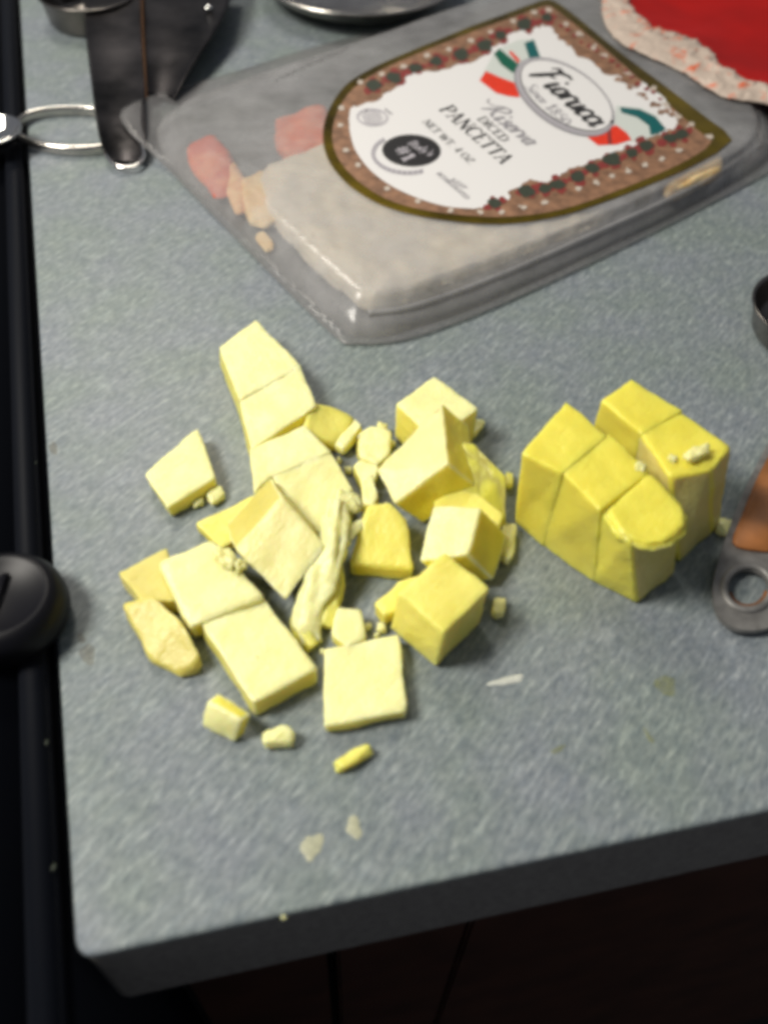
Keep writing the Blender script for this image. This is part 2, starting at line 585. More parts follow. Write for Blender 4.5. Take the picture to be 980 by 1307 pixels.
# stove to the left of the worktop
sn = Vector((-dl.y, dl.x, 0)).normalized()           # away from the counter
if sn.x > 0:
    sn = -sn
st0 = cor + sn * 0.0025 - dl * 0.25
stove = thing('kitchen_stove', st0 + Vector((0, 0, -0.85)), 'black enamel stove along the left edge of the countertop', 'stove')
b = obox(st0 + dn * 0.004, sn, dl, dn, 0.6, 1.5, 0.8)
bmesh.ops.bevel(b, geom=list(b.edges), offset=0.004, segments=3, affect='EDGES')
reparent(obj('stove_body', b, M['black']), stove)
# narrow raised rim of the cooktop
b = obox(st0 + sn * 0.001 + dn * 0.0035, sn, dl, UP, 0.010, 1.5, 0.0045)
bmesh.ops.bevel(b, geom=list(b.edges), offset=0.0012, segments=2, affect='EDGES')
reparent(obj('cooktop_rim', b, M['black']), stove)
# knob
kc = P(2, 770, 11)
prof = [(0.0, 0.0), (0.0195, 0.0), (0.0215, 0.002), (0.0222, 0.005), (0.0216, 0.010), (0.0195, 0.0135), (0.0172, 0.0150), (0.0160, 0.0152), (0.0148, 0.0140), (0.0, 0.0136)]
kb = lathe(prof, Vector((kc.x, kc.y, 0.0012)), 72)
kn = obj('control_knob', kb, M['black_gloss'])
reparent(kn, stove)
b = obox(Vector((kc.x - 0.0022, kc.y - 0.010, 0.0130)), Vector((1, 0, 0)), Vector((0, 1, 0)), UP, 0.0044, 0.020, 0.0035)
bmesh.ops.bevel(b, geom=list(b.edges), offset=0.0012, segments=2, affect='EDGES')
g = obj('knob_grip', b, M['black_gloss'])
g.parent = kn
# greasy specks on the stove rim
for i, (x, y, r) in enumerate(((66, 948, 0.7), (74, 1108, 0.9), (52, 590, 0.5))):
    c = P(x - 6, y, 1.6)
    bm = bmesh.new()
    bmesh.ops.create_icosphere(bm, subdivisions=2, radius=r * 0.0008)
    for v in bm.verts:
        v.co = Vector((v.co.x * 0.7, v.co.y * 1.8, v.co.z * 0.5)) + c
    roughen(bm, i, 0.0002, 900)
    o = obj('dried_speck', bm, M['dark_leaf'])
    reparent(o, stove)

# stains on the counter
STAIN = film_mat('faint_stain', (0.17, 0.13, 0.06), 0.16, 0.5, 0.2, 500)
SMEAR = film_mat('butter_smear', (0.62, 0.62, 0.42), 0.62, 0.45, 0.3, 700)
SMEAR2 = film_mat('faint_butter_smear', (0.42, 0.45, 0.16), 0.22, 0.45, 0.3, 500)
WHITE_SM = film_mat('white_smear', (0.72, 0.74, 0.66), 0.8, 0.45, 0.2, 700)
def blob(name, px, py, rx, ry, ang, mat, z=0.25, seed=0, n=26):
    rnd = random.Random(seed)
    bm = bmesh.new()
    ca, sa = math.cos(ang), math.sin(ang)
    ph = [rnd.uniform(0, 6.28) for _ in range(3)]
    top, low = [], []
    for k in range(n):
        t = 2 * math.pi * k / n
        r = 1 + 0.16 * math.sin(2 * t + ph[0]) + 0.12 * math.sin(3 * t + ph[1]) + 0.1 * math.sin(5 * t + ph[2])
        x, y = math.cos(t) * r, math.sin(t) * r
        for lst, s, zz in ((top, 0.7, z), (low, 1.0, 0.04)):
            xx, yy = x * rx * s, y * ry * s
            lst.append(bm.verts.new(P(px + xx * ca - yy * sa, py + xx * sa + yy * ca, zz)))
    bm.faces.new(top)
    for k in range(n):
        j = (k + 1) % n
        bm.faces.new((top[k], low[k], low[j], top[j]))
    return obj(name, bm, mat)
for i, (x, y, rx, ry, a) in enumerate(((68, 572, 6, 7, 0), (112, 835, 9, 14, 0.3), (104, 815, 5, 6, 0))):
    o = blob('counter_stain', x, y, rx, ry, a, STAIN, 0.06, i)
    tag(o, ['small brown stain by the counter edge left of the lone butter chunk', 'largest brown stain on the counter right of the black knob', 'faint small brown mark just above the larger stain'][i], 'stain')
tag(blob('butter_smear', 398, 1081, 13, 17, 0.1, SMEAR, 0.3, 11), 'round smear of butter low on the counter, larger of a pair near the front', 'smear')
tag(blob('butter_smear', 452, 1057, 9, 15, -0.5, SMEAR, 0.3, 12), 'small oblong smear of butter right of the round smear near the front edge', 'smear')
tag(blob('butter_smear', 647, 869, 20, 6, -0.2, WHITE_SM, 0.5, 13), 'white streak of butter lying on the counter below the right of the pile', 'smear')
tag(blob('butter_smear', 850, 875, 12, 14, 0, SMEAR2, 0.1, 14), 'faint greenish butter smear below the tall butter block', 'smear')
tag(blob('butter_smear', 828, 940, 3, 11, -0.5, SMEAR2, 0.2, 15), 'thin pale streak low on the counter between white streak and handle', 'smear')
tag(blob('butter_smear', 712, 957, 9, 4, -0.4, SMEAR2, 0.2, 16), 'tiny pale fleck on the counter below the white streak', 'smear')

# ------------------------------------------------------------------ butter
BUTTER = [M['pale'], M['deep']]
def bt(kind, bm, label, mats=None, bevel=0.0009, edge=0.0024, a1=0.00038, cat='butter'):
    c = sum((v.co for v in bm.verts), Vector()) / len(bm.verts)
    o = finish_butter(kind, bm, mats or BUTTER, bevel, edge, None, a1)
    tag(o, label, cat, {'butter_cube': 'butter pieces heaped on the counter', 'butter_slice': 'slices of the tall butter block', 'butter_crumb': 'butter crumbs'}.get(kind))
    # origin at the base of the piece
    for v in o.data.vertices:
        v.co -= Vector((c.x, c.y, 0))
    o.location = (c.x, c.y, 0)
    return o
PD, PM, PC, CD, MD = [M['pale'], M['deep']], [M['pale'], M['mid']], [M['pale'], M['mid']], [M['cream'], M['deep']], [M['mid'], M['deep']]

bt('butter_cube', prism([(327, 410), (281, 443), (306, 508), (384, 467)], 14, shrink=-0.03), 'pale butter chunk at the far tip of the heap nearest the package', PC)
bt('butter_cube', prism([(305, 506, 13), (382, 466, 14), (402, 517, 13), (322, 572, 13)], 13), 'pale butter chunk second from the far tip of the left column', PM)
bt('butter_cube', prism([(399, 513, 12), (425, 518, 8), (452, 532, 6), (431, 566, 6), (404, 556, 10), (386, 546, 12)], 9), 'small folded butter chunk jutting right from the left column', [M['mid'], M['deep']], 0.002)
bt('butter_cube', prism([(320, 572), (388, 543), (420, 578), (346, 608), (327, 625)], 14), 'pale butter chunk third from the far tip of the left column', PM)
bt('butter_cube', prism([(345, 604, 14), (421, 576, 14), (451, 628, 11), (447, 650, 9), (412, 684, 9), (374, 645, 11)], 12), 'bright yellow butter chunk at the near end of the left column', [M['pale'], M['deep']], 0.0016)
bt('butter_cube', prism([(251, 547, 9), (187, 604, 8), (214, 647, 7), (273, 609, 8)], 8, shrink=0.02, off=(0.3, 0)), 'lone square butter chunk lying apart on the left of the heap', PM)
bt('butter_cube', prism([(253, 667), (332, 628), (352, 655), (283, 698)], 6), 'thin yellow butter piece mostly hidden under the tilted cream tile', MD)
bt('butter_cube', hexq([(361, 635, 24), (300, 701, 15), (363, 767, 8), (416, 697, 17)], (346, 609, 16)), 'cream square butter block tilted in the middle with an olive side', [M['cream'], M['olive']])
bt('butter_cube', prism([(272, 687, 15), (203, 717, 13), (241, 799, 11), (337, 760, 13)], 14, shrink=0.05), 'bright yellow squarish butter chunk left of the tilted cream block', PD, 0.0022)
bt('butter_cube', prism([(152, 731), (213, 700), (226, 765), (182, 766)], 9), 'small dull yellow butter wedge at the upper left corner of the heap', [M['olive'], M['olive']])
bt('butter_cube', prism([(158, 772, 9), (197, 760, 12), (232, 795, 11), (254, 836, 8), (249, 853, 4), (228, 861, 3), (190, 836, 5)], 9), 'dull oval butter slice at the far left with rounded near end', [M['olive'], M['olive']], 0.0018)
bt('butter_cube', prism([(256, 793), (338, 765), (403, 853), (323, 896)], 10, shrink=0.0), 'large pale oblong butter block at the near left of the heap', PC, 0.0012)
bt('butter_cube', prism([(416, 831), (507, 809), (518, 906), (416, 925)], 6.5), 'flat pale square butter slab nearest the front of the counter', PM, 0.001)
bt('butter_cube', hexq([(308, 921, 10), (263, 895, 11), (257, 927, 3.5), (298, 950, 1)], (323, 910, 9)), 'small butter nugget with a yellow top below the oblong block', [M['pale'], M['deep']])
bt('butter_cube', prism([(553, 480), (508, 515), (555, 560), (608, 520)], 20), 'pale butter block at the back of the right hand cluster', [M['pale'], M['mid']])
bt('butter_cube', hexq([(572, 591, 27), (564, 514, 30), (481, 600, 17), (503, 642, 14)], (607, 620, 14)), 'large cream butter block leaning with a bright yellow lower side', [M['cream'], M['deep']])
bt('butter_cube', hexq([(610, 642, 11), (605, 566, 21), (646, 606, 17), (646, 674, 3)], (592, 640, 11)), 'dark yellow butter wedge standing at the right edge of the cluster', [M['deep'], M['deep']])
bt('butter_cube', hexq([(597, 708, 20), (614, 647, 25), (552, 645, 21), (536, 716, 15)], (630, 742, 5)), 'butter block with cream square face and dark yellow right side', [M['pale'], M['deep']])
bt('butter_cube', prism([(468, 645, 17), (498, 641, 17), (519, 662, 15), (528, 724, 9), (447, 717, 9)], 12), 'rounded yellow butter chunk in the middle above the bare counter gap', MD, 0.002)
bt('butter_cube', box3((566, 808), (626, 751), (506, 757), (555, 852), (22, 20, 20, 2), 0.3, (0, 1, 1), 'C6'), 'big yellow butter block at the near right of the heap', [M['mid'], M['mid'], M['deep']])
bt('butter_cube', prism([(556, 640), (596, 618), (640, 656), (628, 690), (560, 690)], 13), 'yellow butter piece wedged between the leaning cream block and the block in front of it', MD)
bt('butter_cube', prism([(478, 768), (508, 742), (545, 730), (540, 765), (490, 785)], 8), 'yellow butter sliver tucked behind the big near right block', MD)
bt('butter_cube', prism([(430, 775), (462, 778), (466, 812), (445, 825), (424, 808)], 7), 'little yellow butter cube behind the flat front slab', PM, 0.0014)

# tall block : five upright slices
DEEP2 = [butter_mat('deep_butter_top', (0.79, 0.70, 0.08), (0.85, 0.77, 0.11)), butter_mat('deep_butter_side_shaded', (0.72, 0.63, 0.08), (0.78, 0.70, 0.11))]  # side copy darker: shade of the upright faces put into its colour
CUTS = [DEEP2[0], butter_mat('shaded_cut_side', (0.70, 0.61, 0.17), (0.78, 0.68, 0.24))]  # dull tone paints the shade on the near and right cut faces
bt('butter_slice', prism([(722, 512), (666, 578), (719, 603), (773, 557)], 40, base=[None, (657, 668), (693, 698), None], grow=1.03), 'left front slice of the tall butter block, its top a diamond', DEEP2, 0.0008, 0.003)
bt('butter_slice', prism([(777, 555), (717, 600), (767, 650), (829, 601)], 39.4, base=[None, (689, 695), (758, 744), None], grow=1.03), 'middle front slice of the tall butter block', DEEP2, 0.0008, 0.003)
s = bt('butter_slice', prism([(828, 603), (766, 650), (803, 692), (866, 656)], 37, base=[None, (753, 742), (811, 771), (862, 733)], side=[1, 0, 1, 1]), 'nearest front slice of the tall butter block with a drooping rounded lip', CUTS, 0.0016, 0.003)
# the rounded lip of softened butter that overhangs the front of that slice
bm = prism([(829, 600, 39.5), (768, 648, 39.5), (792, 676, 39.5), (806, 691, 38.6), (824, 698, 38), (848, 696, 38), (868, 685, 38), (879, 668, 38.4), (876, 645, 39)], 39, 34.0)
bmesh.ops.bevel(bm, geom=list(bm.edges), offset=0.0026, segments=3, affect='EDGES', clamp_overlap=True)
refine(bm, 0.0025)
bmesh.ops.smooth_vert(bm, verts=list(bm.verts), factor=0.5, use_axis_x=True, use_axis_y=True, use_axis_z=True)
roughen(bm, 44, 0.0006)
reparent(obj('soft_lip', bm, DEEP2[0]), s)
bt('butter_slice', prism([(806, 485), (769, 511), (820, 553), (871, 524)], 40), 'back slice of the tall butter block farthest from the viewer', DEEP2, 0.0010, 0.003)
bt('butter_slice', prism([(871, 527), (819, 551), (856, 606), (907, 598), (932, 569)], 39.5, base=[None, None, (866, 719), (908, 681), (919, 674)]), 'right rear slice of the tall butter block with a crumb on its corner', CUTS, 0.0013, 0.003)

# crumbs and shreds
crumb(355, 942, 23, 13, -0.1, 0, 6, 'round pale crumb right of the small nugget near the front', seed=1)
crumb(451, 968, 30, 10, -0.5, 0, 4.5, 'long butter crumb like a bean in front of the flat square slab', M['mid'], seed=2)
crumb(275, 632, 13, 10, -0.6, 0, 4, 'pale crumb stuck to the corner of the lone butter chunk', seed=3)
crumb(252, 641, 9, 6, -0.4, 0, 3, 'tiny crumb at the near side of the lone butter chunk', M['cream'], seed=4)
crumb(648, 694, 11, 28, 0.1, 0, 5, 'upright oblong crumb between the heap and the tall butter block', seed=5)
crumb(636, 776, 10, 13, 0.2, 0, 4, 'pale crumb at the right of the big near right block', M['cream'], seed=6)
crumb(649, 614, 6, 11, 0.0, 0, 4, 'small crumb beside the dark yellow wedge', M['mid'], seed=7)
crumb(607, 546, 13, 8, -0.8, 0, 4, 'small crumb right of the back pale block', seed=8)
crumb(924, 673, 13, 12, 0.3, 0, 3, 'pale crumb between the tall block and the brown handle', seed=9)
crumb(889, 579, 17, 8, -0.35, 39.4, 4.0, 'ragged pale crumb on top of the right rear slice', M['cream'], seed=10, lump=0.9)
crumb(858, 586, 6, 5, 0.2, 38.8, 2.4, 'tiny crumb left of the ragged crumb on the rear slice', M['cream'], seed=20, lump=0.9)
crumb(817, 596, 8, 6, 0.5, 38.4, 2.6, 'tiny crumb on the inner edge of the front slices', M['cream'], seed=11, lump=0.8)
crumb(287, 712, 16, 11, 0.6, 13.2, 4.5, 'ragged flake of butter lying on the bright yellow chunk', M['cream'], seed=12, lump=1.0)
crumb(306, 722, 9, 7, -0.6, 13.0, 3.5, 'smaller flake next to the ragged flake on the yellow chunk', M['cream'], seed=22, lump=1.0)
bt('butter_crumb', prism([(456, 552), (474, 543), (499, 550), (497, 578), (480, 592), (461, 582)], 8), 'flat pale butter flake between the two clusters, largest of its group', PM, 0.0012, 0.0015, 0.0009)
bt('butter_crumb', prism([(450, 592), (468, 580), (484, 594), (478, 614), (462, 616)], 7), 'flat butter flake in the gap between clusters, in front of the largest flake', PM, 0.0012, 0.0015, 0.0009)
crumb(487, 548, 8, 6, 0.2, 0, 6, 'small crumb behind the flat flakes between the clusters', M['cream'], seed=15, lump=0.4)
bt('butter_crumb', prism([(428, 566, 6), (452, 532, 9), (463, 541, 9), (438, 572, 6)], 7, 2), 'pale butter sliver leaning right of the left column', PM, 0.001, 0.0015, 0.0008)
bt('butter_crumb', prism([(462, 612), (474, 606), (484, 632), (476, 645), (464, 640)], 11), 'cream shred of butter above the rounded yellow chunk', PC, 0.001, 0.0015, 0.0008)
crumb(487, 802, 7, 7, -0.2, 0, 3, 'tiny crumb left of the big near right block', M['cream'], seed=18, lump=0.8)
crumb(362, 1172, 4, 3, 0, -0.5, 1.6, 'white speck at the front edge of the counter', M['cream'], seed=19)

for i, (x, y, r, z) in enumerate(((444, 600, 5, 0), (500, 566, 5, 0), (432, 588, 4, 0), (470, 800, 5, 0), (480, 812, 4, 0), (412, 832, 4, 0), (492, 648, 5, 12), (444, 628, 5, 10))):
    crumb(x, y, r, r * 0.8, i * 0.7, z, 2.4, ['tiny butter flake left of the flakes between the clusters', 'tiny butter flake touching the back pale block', 'tiny butter flake beside the bright yellow end of the left column', 'tiny butter flake on the bare counter above the flat front slab', 'tiny butter flake just above the corner of the flat front slab', 'tiny butter flake at the near tip of the long curl', 'tiny butter flake above the rounded yellow chunk', 'tiny butter flake at the top of the long curl'][i], M['pale'], seed=60 + i, lump=0.8)
def shred(pts, radii, label, mat, flat=0.5, seed=0):
    c = catmull([(x, y, z, r) for (x, y, z), r in zip(pts, radii)], 7)
    W3 = [P(x, y, z) for x, y, z, r in c]
    bm = tube_mesh(W3, [r * 0.001 * (1 + 0.12 * noise.noise(Vector((i * 0.35, seed, 0)))) for i, (_, _, _, r) in enumerate(c)], 16, flat)
    bm.verts.ensure_lookup_table()
    for i, v in enumerate(bm.verts):
        k, g = i % 16, noise.noise(Vector(((i % 16) * 0.9, seed * 2.0, (i // 16) * 0.09)))
        v.co += (v.co - W3[i // 16]) * g * 0.75
    refine(bm, 0.0022, 3)
    roughen(bm, seed + 50, 0.0005, 170, 0.0002, 420)
    for v in bm.verts:
        v.co.z = max(v.co.z, 0.0003)
    o = obj('butter_shred', bm, mat)
    q = W3[0]
    for v in o.data.vertices:
        v.co -= Vector((q.x, q.y, 0))
    o.location = (q.x, q.y, 0)
    return tag(o, label, 'butter', 'curled butter shreds in the middle of the heap')
shred([(430, 640, 16), (426, 665, 17), (428, 690, 16), (420, 715, 13), (408, 742, 9), (395, 775, 6), (392, 800, 4), (400, 822, 2)], [3.0, 4.2, 4.6, 5.2, 5.4, 5.0, 4.8, 3.0], 'long curled butter shred running down the middle of the heap', M['pale'], 0.6, 1)
shred([(470, 664, 12), (450, 676, 14), (434, 690, 15), (420, 700, 14)], [1.0, 2.4, 3.0, 2.2], 'short butter shred crossing the long curl at its upper part', M['pale'], 0.6, 2)
shred([(432, 722, 9), (428, 750, 7), (422, 775, 4), (414, 800, 3)], [2.0, 3.0, 3.2, 2.4], 'yellow butter shred alongside the right of the long curl', M['mid'], 0.8, 3)
shred([(430, 632, 12), (446, 640, 10), (458, 652, 9)], [3.0, 3.4, 2.0], 'stubby butter shred at the top end of the long curl', M['pale'], 0.7, 4)
shred([(383, 780, 3), (386, 805, 3), (402, 826, 2)], [2.0, 3.6, 2.4], 'deep yellow butter curl at the near end of the long shred', M['mid'], 0.8, 5)

# ------------------------------------------------------------------ package
pk = thing('meat_package', P(560, 250, 0), 'clear vacuum package of diced pancetta with a white arched label and gold border', 'food package')
film_out = catmull([(158, 158), (172, 130), (300, 92), (430, 52), (600, 15), (700, -28), (830, -10), (930, 70), (1045, 140), (1045, 186), (980, 220), (900, 262), (760, 332), (620, 396), (520, 432), (455, 438), (422, 424), (300, 302), (205, 205)], 3, True)
# thin flange film, its left corner lifted over the spoon handle
def lift(x, y):
    return 1.4 + 10.5 * math.exp(-((x - 165) ** 2 + (y - 140) ** 2) / 58.0 ** 2)
bm = bmesh.new()
top = [bm.verts.new(P(x, y, lift(x, y))) for x, y in film_out]
bot = [bm.verts.new(v.co - Vector((0, 0, 0.0003))) for v in top]
bm.faces.new(top)
for i in range(len(top)):
    j = (i + 1) % len(top)
    bm.faces.new((top[i], bot[i], bot[j], top[j]))
refine(bm, 0.008, 5)
for v in bm.verts:
    v.co.z += 0.0004 * noise.noise(v.co * 35)
reparent(obj('sealed_film', bm, M['film']), pk)
# welded rim of the film as a thin bead
loop = [P(x, y, lift(x, y) + 0.1) for x, y in film_out]
bm = tube_mesh(loop + [loop[0]], [0.00035] * (len(loop) + 1), 6)
reparent(obj('film_rim', bm, M['seam']), pk)
# raised tray shell
O0 = [(196, 172), (310, 112), (430, 76), (690, -8), (850, 50), (962, 128), (985, 195), (900, 254), (760, 324), (620, 388), (520, 423), (466, 430), (424, 410), (296, 286)]
O1 = [(228, 142), (320, 98), (430, 62), (690, -18), (840, 40), (948, 120), (958, 176), (880, 222), (745, 282), (620, 334), (522, 368), (474, 374), (432, 350), (312, 234)]
rings = []
bm = bmesh.new()
for t, z, in ((0, 1.2), (0.06, 4.0), (0.3, 8.0), (0.38, 8.6), (0.62, 12.0), (0.72, 12.4), (0.92, 15.2), (1.0, 16.0), (1.12, 16.4)):
    pts = []
    for a, b in zip(O0, O1):
        # both outlines in the world, blended
        pa, pb = P(a[0], a[1], 1.2), P(b[0], b[1], 16.0)
        q = pa.lerp(pb, min(t, 1.0))
        if t > 1:
            cc = P(640, 180, 16)
            q = q.lerp(cc, 0.05)
        q.z = z * 0.001
        pts.append(tuple(q))
    rings.append([bm.verts.new(p) for p in catmull(pts, 5, True)])
for a, b in zip(rings, rings[1:]):
    for i in range(len(a)):
        j = (i + 1) % len(a)
        bm.faces.new((a[i], a[j], b[j], b[i]))
bm.faces.new(rings[-1])
refine(bm, 0.007, 5)
for v in bm.verts:
    w = 1.0 if v.co.z < 0.0155 else 0.25
    v.co.z += 0.0009 * w * noise.noise(v.co * 60)
    v.co.x += 0.0007 * noise.noise(v.co * 90 + Vector((5, 0, 0)))
reparent(obj('clear_tray', bm, M['tray']), pk)

# moulded ribs along the near wall of the tray
for (t, z) in ((0.48, 10.2),):
    pts = []
    for a, b in list(zip(O0, O1))[6:12]:
        q = P(a[0], a[1], 1.2).lerp(P(b[0], b[1], 16.0), t)
        q.z = z * 0.001
        pts.append(tuple(q))
    line = [Vector(p) for p in catmull(pts, 6)]
    reparent(obj('tray_rib', tube_mesh(line, [0.0016] * len(line), 10), M['tray']), pk)

# contents, with a beige slab added as the glare on the film
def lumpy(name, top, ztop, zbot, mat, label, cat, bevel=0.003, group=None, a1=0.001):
    bm = prism(top, ztop, zbot, shrink=-0.07 if name == 'glare_slab' else 0)
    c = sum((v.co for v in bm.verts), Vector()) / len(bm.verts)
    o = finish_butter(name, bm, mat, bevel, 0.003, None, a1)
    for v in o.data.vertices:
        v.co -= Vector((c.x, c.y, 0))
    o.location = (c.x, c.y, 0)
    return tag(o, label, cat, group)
lumpy('glare_slab', [(350, 208), (430, 178), (640, 110), (800, 150), (858, 196), (850, 214), (744, 276), (622, 324), (530, 356), (484, 364), (420, 318), (362, 256)], 14.5, 3, M['slab'], 'large pale beige slab added under the label as the glare on the bulging film', 'pancetta', 0.0075, None, 0.0008)
GP = 'pancetta pieces in the clear package'
def meat(px, py, rx, ry, ang, z, h, mat, label, seed):
    o = crumb(px, py, rx, ry, ang, z, h, label, mat, seed, 0.35, 'pancetta_cube', GP)
    o['category'] = 'pancetta'
meat(274, 212, 46, 29, 1.0, 2.0, 5, M['meat_dark'], 'reddest pancetta piece at the left end of the clear package', 101)
meat(300, 238, 38, 17, 1.15, 2.0, 5, M['fat2'], 'orange tan pancetta piece against the side of the reddest one', 102)
meat(332, 254, 38, 26, 1.35, 2.0, 6, M['fat'], 'tan fatty pancetta piece between the reddest piece and the beige slab', 103)
meat(388, 172, 42, 34, -0.2, 4, 10, M['meat'], 'pink pancetta piece touching the left end of the label', 104)
meat(880, 216, 48, 26, -0.4, 4, 11, M['fat'], 'tan pancetta piece below the right corner of the label', 105)
meat(338, 308, 16, 9, 0.9, 1.9, 2, M['fat'], 'thin bit of fat below the tan fatty piece', 106)

# label ------------------------------------------------------------
ZL = 17.2
def flat(name, px, z, mat, parent=None, thick=0.0):
    bm = bmesh.new()
    vs = [bm.verts.new(P(x, y, z)) for x, y in px]
    f = bm.faces.new(vs)
    if thick:
        r = bmesh.ops.extrude_face_region(bm, geom=[f])
        for v in [g for g in r['geom'] if isinstance(g, bmesh.types.BMVert)]:
            v.co.z -= thick * 0.001
    bmesh.ops.triangulate(bm, faces=bm.faces)
    o = obj(name, bm, mat, None, False)
    if parent:
        if parent is pk:
            reparent(o, parent)
        else:
            o.parent = parent
    return o
gold = catmull([(600, 33), (520, 66), (475, 86), (440, 109), (418, 143), (412, 175), (420, 205), (445, 235), (485, 259), (530, 273), (590, 282), (650, 284), (720, 273), (800, 246), (870, 217), (915, 194)], 4) + [(934, 178), (925, 166)] + catmull([(905, 152), (850, 110), (790, 65), (735, 20), (706, 0), (690, 0)], 3)
label = flat('front_label', gold, ZL, M['gold'], pk, 0.3)
def inset(poly, d):
    n = len(poly)
    area2 = sum(poly[i][0] * poly[(i + 1) % n][1] - poly[(i + 1) % n][0] * poly[i][1] for i in range(n))
    s = 1 if area2 > 0 else -1
    out = []
    for i in range(n):
        a, b = np.array(poly[i - 1], float), np.array(poly[(i + 1) % n], float)
        t = (b - a) / (np.linalg.norm(b - a) + 1e-9)
        out.append((poly[i][0] - s * t[1] * d, poly[i][1] + s * t[0] * d))
    return out
band = catmull([(605, 39), (523, 72), (482, 91), (450, 113), (430, 143), (424, 175), (432, 202), (455, 229), (490, 252), (533, 266), (590, 274), (650, 276), (720, 266), (800, 238), (865, 210), (900, 190)], 4) + [(908, 180), (886, 162)] + catmull([(868, 146), (836, 118), (784, 72), (728, 26), (703, 8), (694, 7)], 3)
flat('tan_border', band, ZL + 0.08, M['brown_print'], label)
rag = [(446, 158), (447, 138), (462, 133), (482, 128), (492, 118), (512, 106), (520, 94), (545, 90), (565, 88), (580, 83), (600, 80), (617, 71), (625, 60), (640, 52), (652, 40), (668, 36), (680, 38), (692, 30), (706, 36), (712, 50), (728, 58), (738, 72), (758, 80), (768, 92), (788, 95), (800, 108), (820, 104), (831, 114), (845, 122), (855, 137), (866, 149), (862, 162), (850, 168), (830, 172), (820, 184), (806, 188), (786, 192), (776, 202), (756, 204), (742, 212), (726, 214), (712, 228), (690, 232), (676, 228), (664, 238), (648, 244), (650, 254), (632, 252), (618, 262), (606, 266)]
rs = random.Random(3)
ragged = []
for i, (x, y) in enumerate(rag):
    x2, y2 = rag[(i + 1) % len(rag)]
    ragged.append((x, y))
    if i < len(rag) - 1:
        for t in (0.33, 0.66):
            ragged.append((x + (x2 - x) * t + rs.uniform(-2.2, 2.2), y + (y2 - y) * t + rs.uniform(-2.2, 2.2)))
smoothpart = catmull([(606, 266), (570, 263), (535, 253), (500, 237), (472, 216), (453, 190), (446, 165)], 5)
flat('white_panel', ragged + smoothpart[1:], ZL + 0.14, M['white'], label)

def multi(name, polys, z, mat, parent=label):
    bm = bmesh.new()
    for i, pl in enumerate(polys):
        vs = [bm.verts.new(P(x, y, z + (i % 10) * 0.008)) for x, y in pl]
        if len(vs) > 2:
            bm.faces.new(vs)
    bmesh.ops.triangulate(bm, faces=bm.faces)
    return obj(name, bm, mat, parent, False)
def ell(cx, cy, rx, ry, ang=0, n=40, a0=0, a1=2 * math.pi):
    ca, sa = math.cos(ang), math.sin(ang)
    return [(cx + math.cos(t) * rx * ca - math.sin(t) * ry * sa, cy + math.cos(t) * rx * sa + math.sin(t) * ry * ca) for t in [a0 + (a1 - a0) * k / n for k in range(n)]]
def blobp(cx, cy, r, rnd, n=9):
    return [(cx + math.cos(t) * r * rnd.uniform(0.7, 1.2), cy + math.sin(t) * r * 0.75 * rnd.uniform(0.7, 1.2)) for t in [2 * math.pi * k / n for k in range(n)]]
rb = random.Random(5)
dark = [(478, 109, 8), (505, 97, 9), (531, 86, 7), (559, 77, 8), (588, 69, 9), (617, 57, 9), (640, 43, 8), (671, 30, 8), (697, 22, 7),
        (631, 259, 7), (672, 243, 8), (694, 240, 8), (736, 225, 9), (757, 214, 7), (781, 204, 9), (806, 194, 7), (823, 186, 9), (853, 176, 8), (870, 170, 7), (712, 234, 7)]
ZB = ZL + 0.20
tag(multi('fruit_print', [blobp(x + dx_ + rb.uniform(-2, 2), y + dy_ + rb.uniform(-2, 2), r * rb.uniform(0.6, 0.95), rb) for x, y, r in dark for dx_, dy_ in ((-9, 4), (9, -3), (4, 7), (-3, -6))], ZB, M['dark_red']), kind='stuff')
tag(multi('leaf_print', [blobp(x + rb.uniform(-2, 2), y + rb.uniform(-1, 1), r * rb.uniform(1.05, 1.4), rb) for x, y, r in dark], ZB + 0.09, M['dark_leaf']), kind='stuff')
fl = [(436, 137), (434, 159), (441, 191), (457, 210), (494, 240), (533, 256), (575, 268), (460, 104), (487, 94), (515, 84), (545, 70), (573, 62), (601, 51), (626, 40), (655, 26), (682, 15), (700, 12),
      (613, 270), (640, 270), (738, 240), (760, 232), (781, 224), (802, 218), (823, 210), (845, 202), (866, 191), (906, 174), (882, 158), (866, 148), (850, 133), (834, 112), (800, 92), (772, 70), (757, 60), (738, 42), (722, 30), (695, 258), (668, 264)]
tag(multi('pale_fleck_print', [blobp(x, y, 4.2, rb) for x, y in fl] + [blobp(x + rb.uniform(-6, 6), y + rb.uniform(-4, 4), 2.0, rb) for x, y in fl[20:]], ZB + 0.12, M['fleck']), kind='stuff')
# brown motifs that cut into the top edge
tag(multi('leaf_print', [blobp(722 + i * 6.2 + rb.uniform(-3, 3), 46 + i * 4.7 + rb.uniform(-4, 4), rb.uniform(2.5, 5), rb) for i in range(24)], ZB + 0.02, M['brown_print']), kind='stuff')
tag(multi('fruit_print', [blobp(716 + i * 9 + rb.uniform(-2, 2), 32 + i * 6.6 + rb.uniform(-2, 2), rb.uniform(2.5, 4), rb) for i in range(15)], ZB + 0.10, M['dark_red']), kind='stuff')
